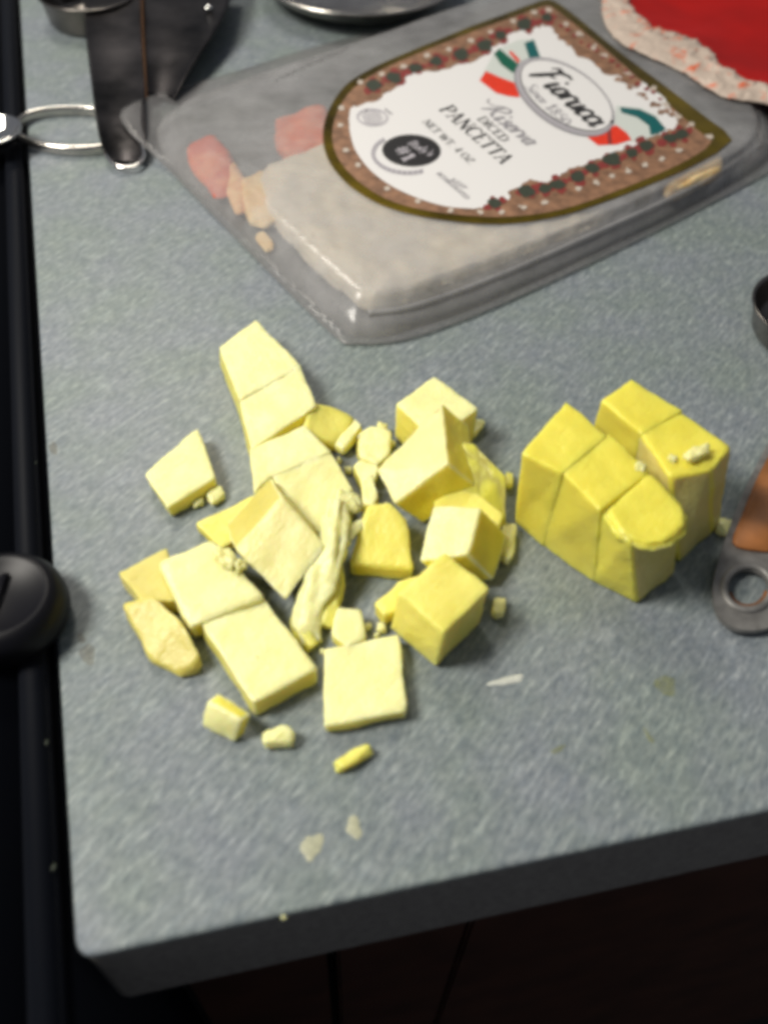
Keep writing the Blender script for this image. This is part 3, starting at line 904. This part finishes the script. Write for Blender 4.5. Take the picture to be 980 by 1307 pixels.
# flags
Z1 = ZL + 0.22
for pl in ([(630, 68), (637, 61), (662, 50), (682, 49), (692, 78), (662, 122), (633, 117), (612, 101)], [(786, 134), (817, 137), (838, 147), (850, 166), (832, 174), (804, 181), (784, 160)]):
    multi('flag_cloth', [pl], Z1, M['flag_white'])
multi('flag_green_stripe', [[(630, 68), (637, 61), (650, 72), (663, 82), (655, 93), (640, 82)], ], Z1 + 0.08, M['green_ink'])
for pl in ([(669, 54), (681, 50), (691, 77), (677, 79)], [(791, 136), (817, 139), (836, 148), (850, 164), (840, 170), (830, 172), (828, 160), (813, 149), (793, 143)]):
    multi('flag_green_stripe', [pl], Z1 + 0.08, M['teal_ink'])
for pl in ([(612, 102), (620, 90), (638, 98), (659, 106), (663, 124), (648, 122), (633, 118)], [(750, 175), (768, 164), (786, 159), (800, 169), (806, 178), (787, 184), (763, 185)], [(649, 66), (652, 64), (664, 76), (661, 80)]):
    multi('flag_red_stripe', [pl], Z1 + 0.09, M['red_ink'])
multi('flag_dark_line', [[(775, 166), (779, 163), (781, 183), (776, 184)]], Z1 + 0.14, M['dark_red'])  # dark red printed line across the right flag's red stripe
# oval
oa = math.radians(32.5)
multi('oval_frame', [ell(720, 123, 72, 39, oa)], Z1 + 0.2, M['grey_ink'])
multi('oval_frame', [ell(721, 122.2, 70, 37, oa)], Z1 + 0.24, M['light_ink'])
multi('oval_line', [ell(722.5, 121.5, 67, 34.5, oa)], Z1 + 0.28, M['soft_ink'])
multi('oval_panel', [ell(723, 121, 65.5, 33, oa)], Z1 + 0.32, M['white'])

def ribbon(pts, w, n=5, wmod=None):
    """stroke in glyph units -> quads; w is half width or list"""
    ws = w if isinstance(w, (list, tuple)) else [w] * len(pts)
    c = catmull([(x, y, q) for (x, y), q in zip(pts, ws)], n) if len(pts) > 2 else [(x, y, q) for (x, y), q in zip(pts, ws)]
    L, Rr = [], []
    for i, (x, y, q) in enumerate(c):
        a, b = c[max(0, i - 1)], c[min(len(c) - 1, i + 1)]
        tx, ty = b[0] - a[0], b[1] - a[1]
        l = math.hypot(tx, ty) or 1
        nx, ny = -ty / l, tx / l
        L.append((x + nx * q, y + ny * q)); Rr.append((x - nx * q, y - ny * q))
    return [[L[i], L[i + 1], Rr[i + 1], Rr[i]] for i in range(len(L) - 1)]
def fatten(quads, f):
    out = []
    for a, b, c, d in quads:
        m0 = ((a[0] + d[0]) / 2, (a[1] + d[1]) / 2); m1 = ((b[0] + c[0]) / 2, (b[1] + c[1]) / 2)
        g = lambda p, m: (m[0] + (p[0] - m[0]) * f, m[1] + (p[1] - m[1]) * f)
        out.append([g(a, m0), g(b, m1), g(c, m1), g(d, m0)])
    return out
def place(polys, O, U, V):
    return [[(O[0] + s * U[0] + t * V[0], O[1] + s * U[1] + t * V[1]) for s, t in pl] for pl in polys]
# serif capitals for the product name (thick and thin strokes)
k, h = 0.075, 0.03
SER = {
 'P': (0.62, [ribbon([(0.14, 0), (0.14, 1)], k), ribbon([(0.02, 0.02), (0.27, 0.02)], h), ribbon([(0.02, 0.98), (0.2, 0.98)], h), ribbon([(0.14, 0.97), (0.4, 0.96), (0.54, 0.75), (0.4, 0.5), (0.14, 0.48)], [h, 0.04, k, 0.04, h])]),
 'A': (0.74, [ribbon([(0.1, 0), (0.36, 1)], h), ribbon([(0.36, 1), (0.64, 0)], k), ribbon([(0.0, 0.02), (0.2, 0.02)], h), ribbon([(0.5, 0.02), (0.76, 0.02)], h), ribbon([(0.2, 0.35), (0.52, 0.35)], h)]),
 'N': (0.78, [ribbon([(0.13, 0), (0.13, 1)], h), ribbon([(0.12, 1), (0.64, 0)], k), ribbon([(0.64, 0), (0.64, 1)], h), ribbon([(0.03, 0.02), (0.23, 0.02)], h), ribbon([(0.54, 0.98), (0.74, 0.98)], h)]),
 'C': (0.70, [ribbon([(0.62, 0.78), (0.5, 0.95), (0.3, 0.97), (0.1, 0.7), (0.08, 0.4), (0.2, 0.1), (0.42, 0.02), (0.62, 0.18)], [0.06, 0.04, 0.045, k, k, 0.06, 0.035, h])]),
 'E': (0.62, [ribbon([(0.14, 0), (0.14, 1)], k), ribbon([(0.02, 0.02), (0.54, 0.02)], h), ribbon([(0.02, 0.98), (0.5, 0.98)], h), ribbon([(0.14, 0.52), (0.4, 0.52)], h), ribbon([(0.54, 0), (0.54, 0.2)], h), ribbon([(0.5, 1), (0.5, 0.8)], h)]),
 'T': (0.66, [ribbon([(0.32, 0), (0.32, 1)], k), ribbon([(0.02, 0.97), (0.62, 0.97)], 0.035), ribbon([(0.2, 0.02), (0.44, 0.02)], h), ribbon([(0.03, 1), (0.03, 0.78)], h), ribbon([(0.61, 1), (0.61, 0.78)], h)]),
 'D': (0.74, [ribbon([(0.14, 0), (0.14, 1)], k), ribbon([(0.02, 0.98), (0.3, 0.98), (0.58, 0.8), (0.64, 0.5), (0.56, 0.18), (0.3, 0.02), (0.02, 0.02)], [h, 0.035, 0.06, k, 0.06, 0.035, h])]),
 'I': (0.32, [ribbon([(0.14, 0), (0.14, 1)], k), ribbon([(0.02, 0.02), (0.27, 0.02)], h), ribbon([(0.02, 0.98), (0.27, 0.98)], h)]),
 'W': (0.98, [ribbon([(0.04, 1), (0.28, 0)], k), ribbon([(0.28, 0), (0.46, 0.9)], h), ribbon([(0.44, 0.95), (0.66, 0)], k), ribbon([(0.66, 0), (0.9, 1)], h)]),
 'O': (0.78, [ribbon([(0.38, 0.98), (0.14, 0.8), (0.08, 0.5), (0.16, 0.16), (0.38, 0.02), (0.6, 0.18), (0.68, 0.5), (0.6, 0.82), (0.38, 0.98)], [h, 0.06, k, 0.06, h, 0.06, k, 0.06, h])]),
 'Z': (0.66, [ribbon([(0.06, 0.97), (0.58, 0.97)], h), ribbon([(0.56, 0.97), (0.06, 0.03)], k), ribbon([(0.05, 0.03), (0.6, 0.03)], h)]),
 '4': (0.62, [ribbon([(0.42, 0), (0.42, 1)], k), ribbon([(0.42, 1), (0.05, 0.3)], h), ribbon([(0.05, 0.28), (0.58, 0.28)], h)]),
 '.': (0.25, [ribbon([(0.06, 0.05), (0.16, 0.05)], 0.06)]),
 ' ': (0.34, []),
 'K': (0.74, [ribbon([(0.14, 0), (0.14, 1)], k), ribbon([(0.6, 1), (0.16, 0.45)], h), ribbon([(0.25, 0.55), (0.66, 0)], k)]),
 'F': (0.58, [ribbon([(0.14, 0), (0.14, 1)], k), ribbon([(0.02, 0.98), (0.5, 0.98)], h), ribbon([(0.14, 0.52), (0.4, 0.52)], h), ribbon([(0.02, 0.02), (0.27, 0.02)], h)]),
 'R': (0.70, [ribbon([(0.14, 0), (0.14, 1)], k), ribbon([(0.14, 0.97), (0.4, 0.96), (0.52, 0.75), (0.4, 0.52), (0.14, 0.5)], [h, 0.04, k, 0.04, h]), ribbon([(0.3, 0.5), (0.64, 0)], k)]),
 'G': (0.76, [ribbon([(0.62, 0.78), (0.5, 0.95), (0.3, 0.97), (0.1, 0.7), (0.08, 0.4), (0.2, 0.1), (0.42, 0.02), (0.6, 0.12), (0.6, 0.45)], [0.06, 0.04, 0.045, k, k, 0.06, 0.035, 0.05, k])]),
}
def serif(text, end, O, V, z, mat, name='lettering', bold=1.0):
    """set so that the word runs from O to end along the baseline"""
    tot = sum(SER[c][0] for c in text)
    U = ((end[0] - O[0]) / tot, (end[1] - O[1]) / tot)
    pol, x = [], 0
    for c in text:
        w, st = SER[c]
        for s_ in st:
            pol += [[(a + x, b) for a, b in q] for q in s_]
        x += w
    return multi(name, place(pol, O, U, V), z, mat)
ZT = Z1 + 0.12
serif('PANCETTA', (640, 209), (559, 139), (18, -6.5), ZT, M['ink'])
serif('DICED', (641, 181), (608, 151), (11, -3.9), ZT, M['soft_ink'])
serif('NET WT. 4 OZ.', (600, 210), (538, 155), (9.5, -3.6), ZT, M['soft_ink'])
serif('KEEP', (592, 241), (574, 229), (5.5, -2.4), ZT, M['grey_ink'])
serif('REFRIGERATED', (595, 254), (556, 221), (5.5, -2.4), ZT, M['grey_ink'])
# script letters
SCR = {
 'F': (0.80, [ribbon([(0.20, 0.02), (0.12, 0.0), (0.22, 0.3), (0.36, 0.9)], [0.05, 0.07, 0.10, 0.07]), ribbon([(0.02, 0.78), (0.10, 0.98), (0.34, 0.92), (0.6, 1.0), (0.84, 0.98)], [0.03, 0.05, 0.07, 0.06, 0.03]), ribbon([(0.18, 0.48), (0.4, 0.52), (0.6, 0.56)], [0.04, 0.05, 0.03])]),
 'i': (0.30, [ribbon([(0.08, 0.5), (0.06, 0.12), (0.14, 0.02), (0.26, 0.12)], [0.08, 0.09, 0.06, 0.03]), ribbon([(0.12, 0.7), (0.2, 0.76)], 0.07)]),
 'o': (0.46, [ribbon([(0.24, 0.5), (0.08, 0.38), (0.06, 0.14), (0.2, 0.02), (0.36, 0.14), (0.38, 0.38), (0.24, 0.5), (0.46, 0.44)], [0.05, 0.08, 0.09, 0.05, 0.08, 0.07, 0.04, 0.03])]),
 'r': (0.40, [ribbon([(0.08, 0.5), (0.08, 0.02)], 0.085), ribbon([(0.08, 0.3), (0.2, 0.5), (0.36, 0.46)], [0.04, 0.06, 0.07])]),
 'u': (0.52, [ribbon([(0.08, 0.5), (0.08, 0.14), (0.2, 0.02), (0.36, 0.2), (0.38, 0.5)], [0.08, 0.09, 0.06, 0.05, 0.07]), ribbon([(0.38, 0.5), (0.38, 0.1), (0.5, 0.06)], [0.08, 0.08, 0.03])]),
 'c': (0.42, [ribbon([(0.38, 0.4), (0.28, 0.5), (0.1, 0.4), (0.06, 0.16), (0.2, 0.02), (0.4, 0.12)], [0.06, 0.05, 0.08, 0.09, 0.06, 0.03])]),
 'n': (0.50, [ribbon([(0.08, 0.5), (0.08, 0.02)], 0.07), ribbon([(0.08, 0.3), (0.22, 0.5), (0.36, 0.42), (0.36, 0.08), (0.48, 0.06)], [0.03, 0.05, 0.07, 0.07, 0.03])]),
 's': (0.36, [ribbon([(0.3, 0.44), (0.16, 0.5), (0.1, 0.36), (0.26, 0.2), (0.22, 0.04), (0.04, 0.06)], [0.05, 0.05, 0.07, 0.08, 0.06, 0.04])]),
 'e': (0.40, [ribbon([(0.08, 0.26), (0.34, 0.34), (0.26, 0.5), (0.08, 0.38), (0.06, 0.14), (0.2, 0.02), (0.38, 0.12)], [0.03, 0.05, 0.05, 0.07, 0.08, 0.05, 0.03])]),
 'v': (0.42, [ribbon([(0.06, 0.5), (0.16, 0.02)], 0.07), ribbon([(0.16, 0.02), (0.36, 0.5)], 0.04)]),
 'a': (0.48, [ribbon([(0.36, 0.46), (0.2, 0.5), (0.06, 0.3), (0.08, 0.06), (0.24, 0.04), (0.36, 0.3)], [0.05, 0.05, 0.08, 0.07, 0.04, 0.05]), ribbon([(0.38, 0.5), (0.36, 0.08), (0.48, 0.06)], [0.07, 0.07, 0.03])]),
 'S': (0.56, [ribbon([(0.5, 0.86), (0.34, 1.0), (0.14, 0.82), (0.3, 0.5), (0.42, 0.2), (0.24, 0.0), (0.02, 0.12)], [0.03, 0.04, 0.06, 0.07, 0.06, 0.04, 0.03])]),
 'R': (0.85, [ribbon([(-0.55, 0.75), (-0.4, 0.55), (-0.05, 0.62), (0.25, 0.95), (0.6, 1.0), (0.66, 0.75), (0.35, 0.52), (0.2, 0.5)], [0.04, 0.03, 0.03, 0.05, 0.05, 0.06, 0.04, 0.02]), ribbon([(0.3, 0.95), (0.16, 0.4), (0.0, 0.0)], [0.03, 0.07, 0.04]), ribbon([(0.34, 0.5), (0.5, 0.16), (0.8, 0.02)], [0.04, 0.07, 0.03])]),
 'I': (0.36, [ribbon([(0.1, 0), (0.2, 1)], 0.08)]),
 't': (0.34, [ribbon([(0.1, 0.85), (0.08, 0.1), (0.26, 0.06)], 0.06), ribbon([(0.0, 0.56), (0.26, 0.56)], 0.05)]),
 'l': (0.24, [ribbon([(0.1, 1), (0.08, 0.02)], 0.06)]),
 'y': (0.42, [ribbon([(0.06, 0.5), (0.18, 0.04)], 0.06), ribbon([(0.36, 0.5), (0.08, -0.3)], 0.05)]),
 "'": (0.16, [ribbon([(0.1, 0.95), (0.06, 0.72)], 0.05)]),
 '#': (0.7, [ribbon([(0.15, 0), (0.25, 1)], 0.05), ribbon([(0.4, 0), (0.5, 1)], 0.05), ribbon([(0.0, 0.35), (0.6, 0.35)], 0.05), ribbon([(0.04, 0.65), (0.64, 0.65)], 0.05)]),
 '1': (0.5, [ribbon([(0.25, 0), (0.25, 1)], 0.1), ribbon([(0.05, 0.75), (0.25, 1)], 0.06), ribbon([(0.05, 0.03), (0.45, 0.03)], 0.05)]),
 '8': (0.62, [ribbon([(0.3, 0.52), (0.12, 0.74), (0.3, 0.97), (0.48, 0.74), (0.3, 0.52), (0.08, 0.26), (0.3, 0.02), (0.52, 0.26), (0.3, 0.52)], 0.06)]),
 '5': (0.60, [ribbon([(0.5, 0.96), (0.14, 0.96)], 0.05), ribbon([(0.14, 0.98), (0.1, 0.55), (0.34, 0.6), (0.52, 0.34), (0.34, 0.04), (0.06, 0.08)], [0.04, 0.04, 0.06, 0.08, 0.05, 0.04])]),
 '0': (0.62, [ribbon([(0.3, 0.98), (0.1, 0.7), (0.1, 0.28), (0.3, 0.02), (0.5, 0.28), (0.5, 0.7), (0.3, 0.98)], [0.04, 0.07, 0.07, 0.04, 0.07, 0.07, 0.04])]),
 ' ': (0.35, []),
}
def script(text, end, O, V, z, mat, name='lettering', slant=0.0, fat=1.0):
    tot = sum(SCR[c][0] for c in text)
    U = ((end[0] - O[0]) / tot, (end[1] - O[1]) / tot)
    pol, x = [], 0
    for c in text:
        w, st = SCR[c]
        for s_ in st:
            pol += [[(a + x + b * slant, b) for a, b in q] for q in (fatten(s_, fat) if fat != 1 else s_)]
        x += w
    return multi(name, place(pol, O, U, V), z, mat)
script('Fiorucci', (757, 163), (675, 93), (34, -10), Z1 + 0.42, M['ink'], slant=0.12, fat=1.15)
script('Since 1850', (719, 160), (669, 110), (13, -4.5), Z1 + 0.40, M['grey_ink'])
script('Riserva', (672, 185), (614, 138), (22, -9.5), ZT, M['grey_ink'], slant=0.3)
# black seal
multi('seal', [ell(525, 191.5, 37.5, 20.5, 0.03)], ZT, M['ink'])
multi('seal_ring', [q for q in ribbon(ell(519, 196, 43, 24, 0.03, 24, math.radians(60), math.radians(235)), 2.6, 1)], ZT - 0.02, M['light_ink'])
multi('seal_ring', [q for i, q in enumerate(ribbon(ell(519, 196, 43, 24, 0.03, 36, math.radians(62), math.radians(232)), 1.5, 1)) if i % 2 == 0], ZT + 0.02, M['grey_ink'])
script("Italy's", (548, 199), (519, 183), (11, -5), ZT + 0.08, M['light_ink'])
script('#1', (517, 207), (503, 190), (15, -6), ZT + 0.08, M['light_ink'])
# inspection stamp
multi('stamp_mark', ribbon(ell(475, 149, 19, 10, 0.05, 30) + [ell(475, 149, 19, 10, 0.05, 30)[0]], 1.3, 1) + [q for i in range(-3, 4) for q in ribbon([(461 + abs(i) * 1.5, 149 + i * 2.6 - 2), (489 - abs(i) * 1.5, 149 + i * 2.6 + 2)], 0.6, 1)], ZT, M['light_ink'])
multi('stamp_mark', [q for i in range(3) for q in ribbon([(491 + i * 3, 138 + i * 2.4), (494 + i * 3, 141 + i * 2)], 1.1, 1)], ZT, M['grey_ink'])
# faded print on the film left of the label
rq = random.Random(9)
fp = []
for i in range(24):
    x, y = 352 + i * 3.9, 102 - i * 1.75
    fp += ribbon([(x, y + rq.uniform(-1, 1)), (x + rq.uniform(-1, 1.5), y - rq.uniform(2, 5))], rq.uniform(0.5, 1.1), 1)
o = multi('faded_print', fp, 17.0, M['seam'], None)
reparent(o, pk)

# ------------------------------------------------------------------ steel measuring cups and ring
def cup(name, px, py, r, hgt, label, mat, seg=80):
    c = P(px, py, hgt * 1000)
    c.z = 0
    rt = thing(name, c, label, 'measuring cup', 'steel measuring cups')
    t = 0.0012
    prof = [(0, 0.0005), (r * 0.84, 0.0005), (r * 0.90, 0.003), (r * 0.97, hgt - 0.003), (r, hgt - 0.0012), (r * 1.03, hgt), (r * 1.0, hgt + 0.0008), (r * 0.97, hgt - 0.001), (r * 0.93, hgt - 0.004), (r * 0.86, 0.005), (r * 0.80, 0.0025), (0, 0.0025)]
    b = lathe(prof, c, seg)
    reparent(obj('cup_bowl', b, mat), rt)
    return rt
cupA = cup('measuring_cup', 112, -12, 0.034, 0.020, 'steel measuring cup at the top left corner with a broad dark handle', M['dark_steel'])
def strap(name, line, mat, parent, thick=0.0012):
    """flat metal strip: (px, py, z, half width px)"""
    c = catmull(line, 6)
    bm = bmesh.new()
    rows = []
    for i, (x, y, z, w) in enumerate(c):
        a, b = c[max(0, i - 1)], c[min(len(c) - 1, i + 1)]
        tx, ty = b[0] - a[0], b[1] - a[1]
        l = math.hypot(tx, ty) or 1
        nx, ny = -ty / l, tx / l
        row = []
        for s_, dz in ((-1, 0.7), (-0.9, 0.0), (0, -0.35), (0.9, 0.0), (1, 0.7)):
            row.append(P(x + nx * w * s_, y + ny * w * s_, z + dz))
        rows.append(row)
    T = [[bm.verts.new(p) for p in r] for r in rows]
    Bt = [[bm.verts.new(p - Vector((0, 0, thick))) for p in r] for r in rows]
    for i in range(len(T) - 1):
        for j in range(4):
            bm.faces.new((T[i][j], T[i][j + 1], T[i + 1][j + 1], T[i + 1][j]))
            bm.faces.new((Bt[i][j], Bt[i + 1][j], Bt[i + 1][j + 1], Bt[i][j + 1]))
        for j in (0, 4):
            bm.faces.new((T[i][j], T[i + 1][j], Bt[i + 1][j], Bt[i][j]))
    for i in (0, -1):
        for j in range(4):
            bm.faces.new((T[i][j], Bt[i][j], Bt[i][j + 1], T[i][j + 1]))
    o = obj(name, bm, mat)
    reparent(o, parent)
    return o
DK = simple('dark_reflecting_steel', (0.040, 0.037, 0.038), 0.34, 1.0, var=0.9, vscale=26, bump=0.4, bscale=45)  # dark reflections and uneven shading put into the base colour
COPPER = simple('brown_edge_strip', (0.13, 0.065, 0.03), 0.4, 0.7)  # thin brown metallic strip along the right of the handle
strap('handle', [(142, -30, 22, 38), (145, 40, 16, 36), (150, 100, 12, 34), (155, 160, 8.6, 31), (160, 193, 5.4, 26), (161, 205, 4.0, 16)], DK, cupA)
strap('handle_edge', [(180, -30, 23.3, 1.6), (182, 40, 17.3, 1.6), (185, 100, 11.6, 1.6), (187, 128, 8.4, 1.2)], COPPER, cupA, 0.0006)
bm = tube_mesh([P(x, y, z) for x, y, z in catmull([(134, 196, 5), (143, 208, 4), (158, 214, 3.4), (174, 211, 3.6), (184, 198, 4.6), (180, 180, 6)], 5)], [0.0011] * 26, 8)
reparent(obj('handle_rim', bm, M['chrome']), cupA)
cupB = cup('measuring_cup', 250, -50, 0.026, 0.018, 'dark steel measuring cup behind, its tapering handle pointing to the package corner', M['dark_steel'])
strap('handle', [(238, -40, 20, 62), (235, 0, 18, 56), (222, 50, 14, 40), (212, 90, 10, 27), (206, 122, 6, 17)], DK, cupB)
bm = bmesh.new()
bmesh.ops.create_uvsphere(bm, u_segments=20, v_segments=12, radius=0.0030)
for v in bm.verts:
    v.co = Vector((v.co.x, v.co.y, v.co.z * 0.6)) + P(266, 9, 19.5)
reparent(obj('highlight_bead', bm, M['chrome']), cupB)  # bright bead added as the highlight on the dark handle

# band ring on the counter
def band_ring(name, pts, hh, th, mat, zb=0.6):
    c = catmull(pts, 8, True)
    base = [P(x, y, zb) for x, y in c]
    cen = sum(base, Vector()) / len(base)
    bm = bmesh.new()
    R4 = []
    for p in base:
        d = (p - cen); d.z = 0; d.normalize()
        prof = [(0, 0), (th, 0.15 * hh), (th * 1.3, 0.5 * hh), (th, 0.85 * hh), (0, hh), (-th * 0.4, 0.85 * hh), (-th * 0.3, 0.15 * hh)]
        R4.append([bm.verts.new(p + d * a + UP * b) for a, b in prof])
    n = len(R4); m_ = len(R4[0])
    for i in range(n):
        for j in range(m_):
            bm.faces.new((R4[i][j], R4[(i + 1) % n][j], R4[(i + 1) % n][(j + 1) % m_], R4[i][(j + 1) % m_]))
    return obj(name, bm, mat)
o = band_ring('steel_ring', [(24, 172), (36, 156), (70, 148), (120, 148), (146, 158), (156, 174), (146, 190), (115, 197), (72, 195), (38, 186)], 0.0062, 0.0018, M['steel'])
tag(o, 'oval steel ring lying on the counter beside the stove', 'ring')
# spoon at the left frame edge over the stove
sp = thing('measuring_spoon', P(-40, 180, 0), 'shiny steel measuring spoon on the stove at the upper left frame edge', 'measuring spoon')
spc = P(-14, 164, 14)
spc.z = 0
b = lathe([(0.0, 0.004), (0.008, 0.0045), (0.014, 0.008), (0.0172, 0.013), (0.0182, 0.0135), (0.0176, 0.0145), (0.0164, 0.0135), (0.013, 0.0085), (0.0075, 0.0055), (0.0, 0.005)], spc, 64)
reparent(obj('spoon_bowl', b, M['chrome']), sp)

# bowl at the top centre
bw = thing('steel_bowl', P(465, -26, 0), 'steel bowl cut off by the top of the picture behind the package', 'bowl')
b = lathe([(0.0, 0.0006), (0.045, 0.0006), (0.0575, 0.004), (0.0663, 0.011), (0.0713, 0.0165), (0.0762, 0.018), (0.0762, 0.0192), (0.0713, 0.0182), (0.0638, 0.0115), (0.055, 0.006), (0.045, 0.0022), (0.0, 0.0022)], Vector((P(456, -34, 18).x, P(456, -34, 18).y, 0)), 96)
reparent(obj('bowl_body', b, M['steel']), bw)

# cup at right
cup('measuring_cup', 1050, 395, 0.032, 0.016, 'round dark steel measuring cup cut off by the right edge of the picture', M['dark_steel'])

# steel handle at right, its brown reflection put on as a coloured plate
hd = thing('measuring_spoon', P(1000, 700, 0), 'steel handle with a painted brown reflection and a dark steel eyelet end lying at the right edge', 'utensil')
outl = catmull([(1085, 430), (1000, 535), (962, 600), (936, 660), (917, 715), (910, 752), (918, 786), (942, 803), (975, 803), (1004, 788), (1022, 750), (1050, 680), (1120, 540), (1150, 470)], 4, True)
hole = ell(955, 750, 27, 25, 0, 28)
bm = bmesh.new()
ov = [bm.verts.new(P(x, y, 5.0)) for x, y in outl]
hv = [bm.verts.new(P(x, y, 5.0)) for x, y in hole]
eo = [bm.edges.new((ov[i], ov[(i + 1) % len(ov)])) for i in range(len(ov))]
eh = [bm.edges.new((hv[i], hv[(i + 1) % len(hv)])) for i in range(len(hv))]
bmesh.ops.triangle_fill(bm, use_beauty=True, edges=eo + eh)
r = bmesh.ops.extrude_face_region(bm, geom=list(bm.faces))
for v in [g for g in r['geom'] if isinstance(g, bmesh.types.BMVert)]:
    v.co.z -= 0.0022
reparent(obj('handle_plate', bm, M['gun'], smooth=False), hd)
hr = [P(x, y, 5.1) for x, y in ell(955, 750, 31, 28.5, 0, 32)]
reparent(obj('eyelet', tube_mesh(hr + [hr[0]], [0.0015] * 33, 10, 0.7), M['gun']), hd)
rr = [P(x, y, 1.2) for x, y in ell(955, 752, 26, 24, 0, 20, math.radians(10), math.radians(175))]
reparent(obj('eyelet_liner', tube_mesh(rr, [0.0016] * 20, 8, 0.6), M['reflection_rust']), hd)
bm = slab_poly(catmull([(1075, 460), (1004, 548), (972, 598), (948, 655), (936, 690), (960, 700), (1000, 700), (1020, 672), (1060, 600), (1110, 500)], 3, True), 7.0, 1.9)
reparent(obj('reflection_plate', bm, M['reflection_rust']), hd)

# ------------------------------------------------------------------ red tray with crumpled paper
rd = thing('red_tray', P(920, 20, 0), 'red plastic tray in the upper right corner behind the package', 'tray')
bm = bmesh.new()
o0 = catmull([(788, -60), (792, 0), (806, 25), (842, 45), (884, 56), (925, 94), (985, 122), (1060, 150), (1160, 160), (1200, -60), (1000, -180), (820, -160)], 4, True)
R_ = []
cc = P(980, -20, 20)
for t, z in ((0, 17), (0.0, 20.5), (0.02, 21.5), (0.06, 21.2), (0.22, 16.5), (0.45, 14), (0.75, 13.5), (1, 13.5)):
    ring = []
    for x, y in o0:
        q = P(x, y, 20).lerp(cc, t * 0.98)
        q.z = z * 0.001 + 0.0012 * noise.noise(q * 60) * (1 - t)
        ring.append(bm.verts.new(q))
    R_.append(ring)
for a, b in zip(R_, R_[1:]):
    for i in range(len(a)):
        j = (i + 1) % len(a)
        bm.faces.new((a[i], a[j], b[j], b[i]))
bm.faces.new(R_[-1])
reparent(obj('tray_sheet', bm, M['red']), rd)
b = lathe([(0, 0.0015), (0.045, 0.0015), (0.052, 0.004), (0.056, 0.0125), (0, 0.0125)], P(1010, 5, 0), 48)
reparent(obj('tray_base', b, M['red']), rd)

# crumpled paper border along the tray
bm = bmesh.new()
low = catmull([(762, -80), (768, -10), (770, 24), (790, 52), (829, 72), (870, 90), (922, 122), (985, 134), (1070, 165)], 8)
upp = catmull([(800, -80), (800, -5), (815, 22), (850, 42), (890, 54), (932, 92), (990, 116), (1062, 144)], 8)
nU = len(low)
import bisect
def samp(L, t):
    f = t * (len(L) - 1); i = min(int(f), len(L) - 2); u = f - i
    return (L[i][0] * (1 - u) + L[i + 1][0] * u, L[i][1] * (1 - u) + L[i + 1][1] * u)
NU, NV = 220, 22
G = []
for i in range(NU + 1):
    t = i / NU
    a, b = samp(low, t), samp(upp, t)
    row = []
    for j in range(NV + 1):
        s_ = j / NV
        x = a[0] * (1 - s_) + b[0] * s_
        y = a[1] * (1 - s_) + b[1] * s_
        z = 18.5 + 3.2 * math.sin(min(s_ * 1.25, 1) * math.pi * 0.5)
        p = P(x, y, z)
        p.z += 0.0034 * (0.5 - abs(noise.noise(p * 85))) * (0.3 + s_) + 0.0010 * abs(noise.noise(p * 240))
        nn = 1.5 * noise.noise(Vector((t * 60, 3, s_ * 3))) + 1.6 * noise.noise(Vector((t * 150, 6, s_ * 4)))
        p += Vector((nn, noise.noise(Vector((t * 60, 9, s_ * 3))), 0)) * 0.0012 * s_
        row.append(bm.verts.new(p))
    G.append(row)
for i in range(NU):
    for j in range(NV):
        bm.faces.new((G[i][j], G[i + 1][j], G[i + 1][j + 1], G[i][j + 1]))
# skirt down so it has thickness
sk = [bm.verts.new(v[0].co - Vector((0, 0, 0.001))) for v in G]
sk2 = [bm.verts.new(v[-1].co - Vector((0, 0, 0.001))) for v in G]
for i in range(NU):
    bm.faces.new((G[i][0], sk[i], sk[i + 1], G[i + 1][0]))
    bm.faces.new((G[i][-1], G[i + 1][-1], sk2[i + 1], sk2[i]))
    bm.faces.new((sk[i], sk2[i], sk2[i + 1], sk[i + 1]))
o = obj('crumpled_paper', bm, M['paper'])
tag(o, 'crumpled cream paper edge with red marks around the red tray', 'paper')
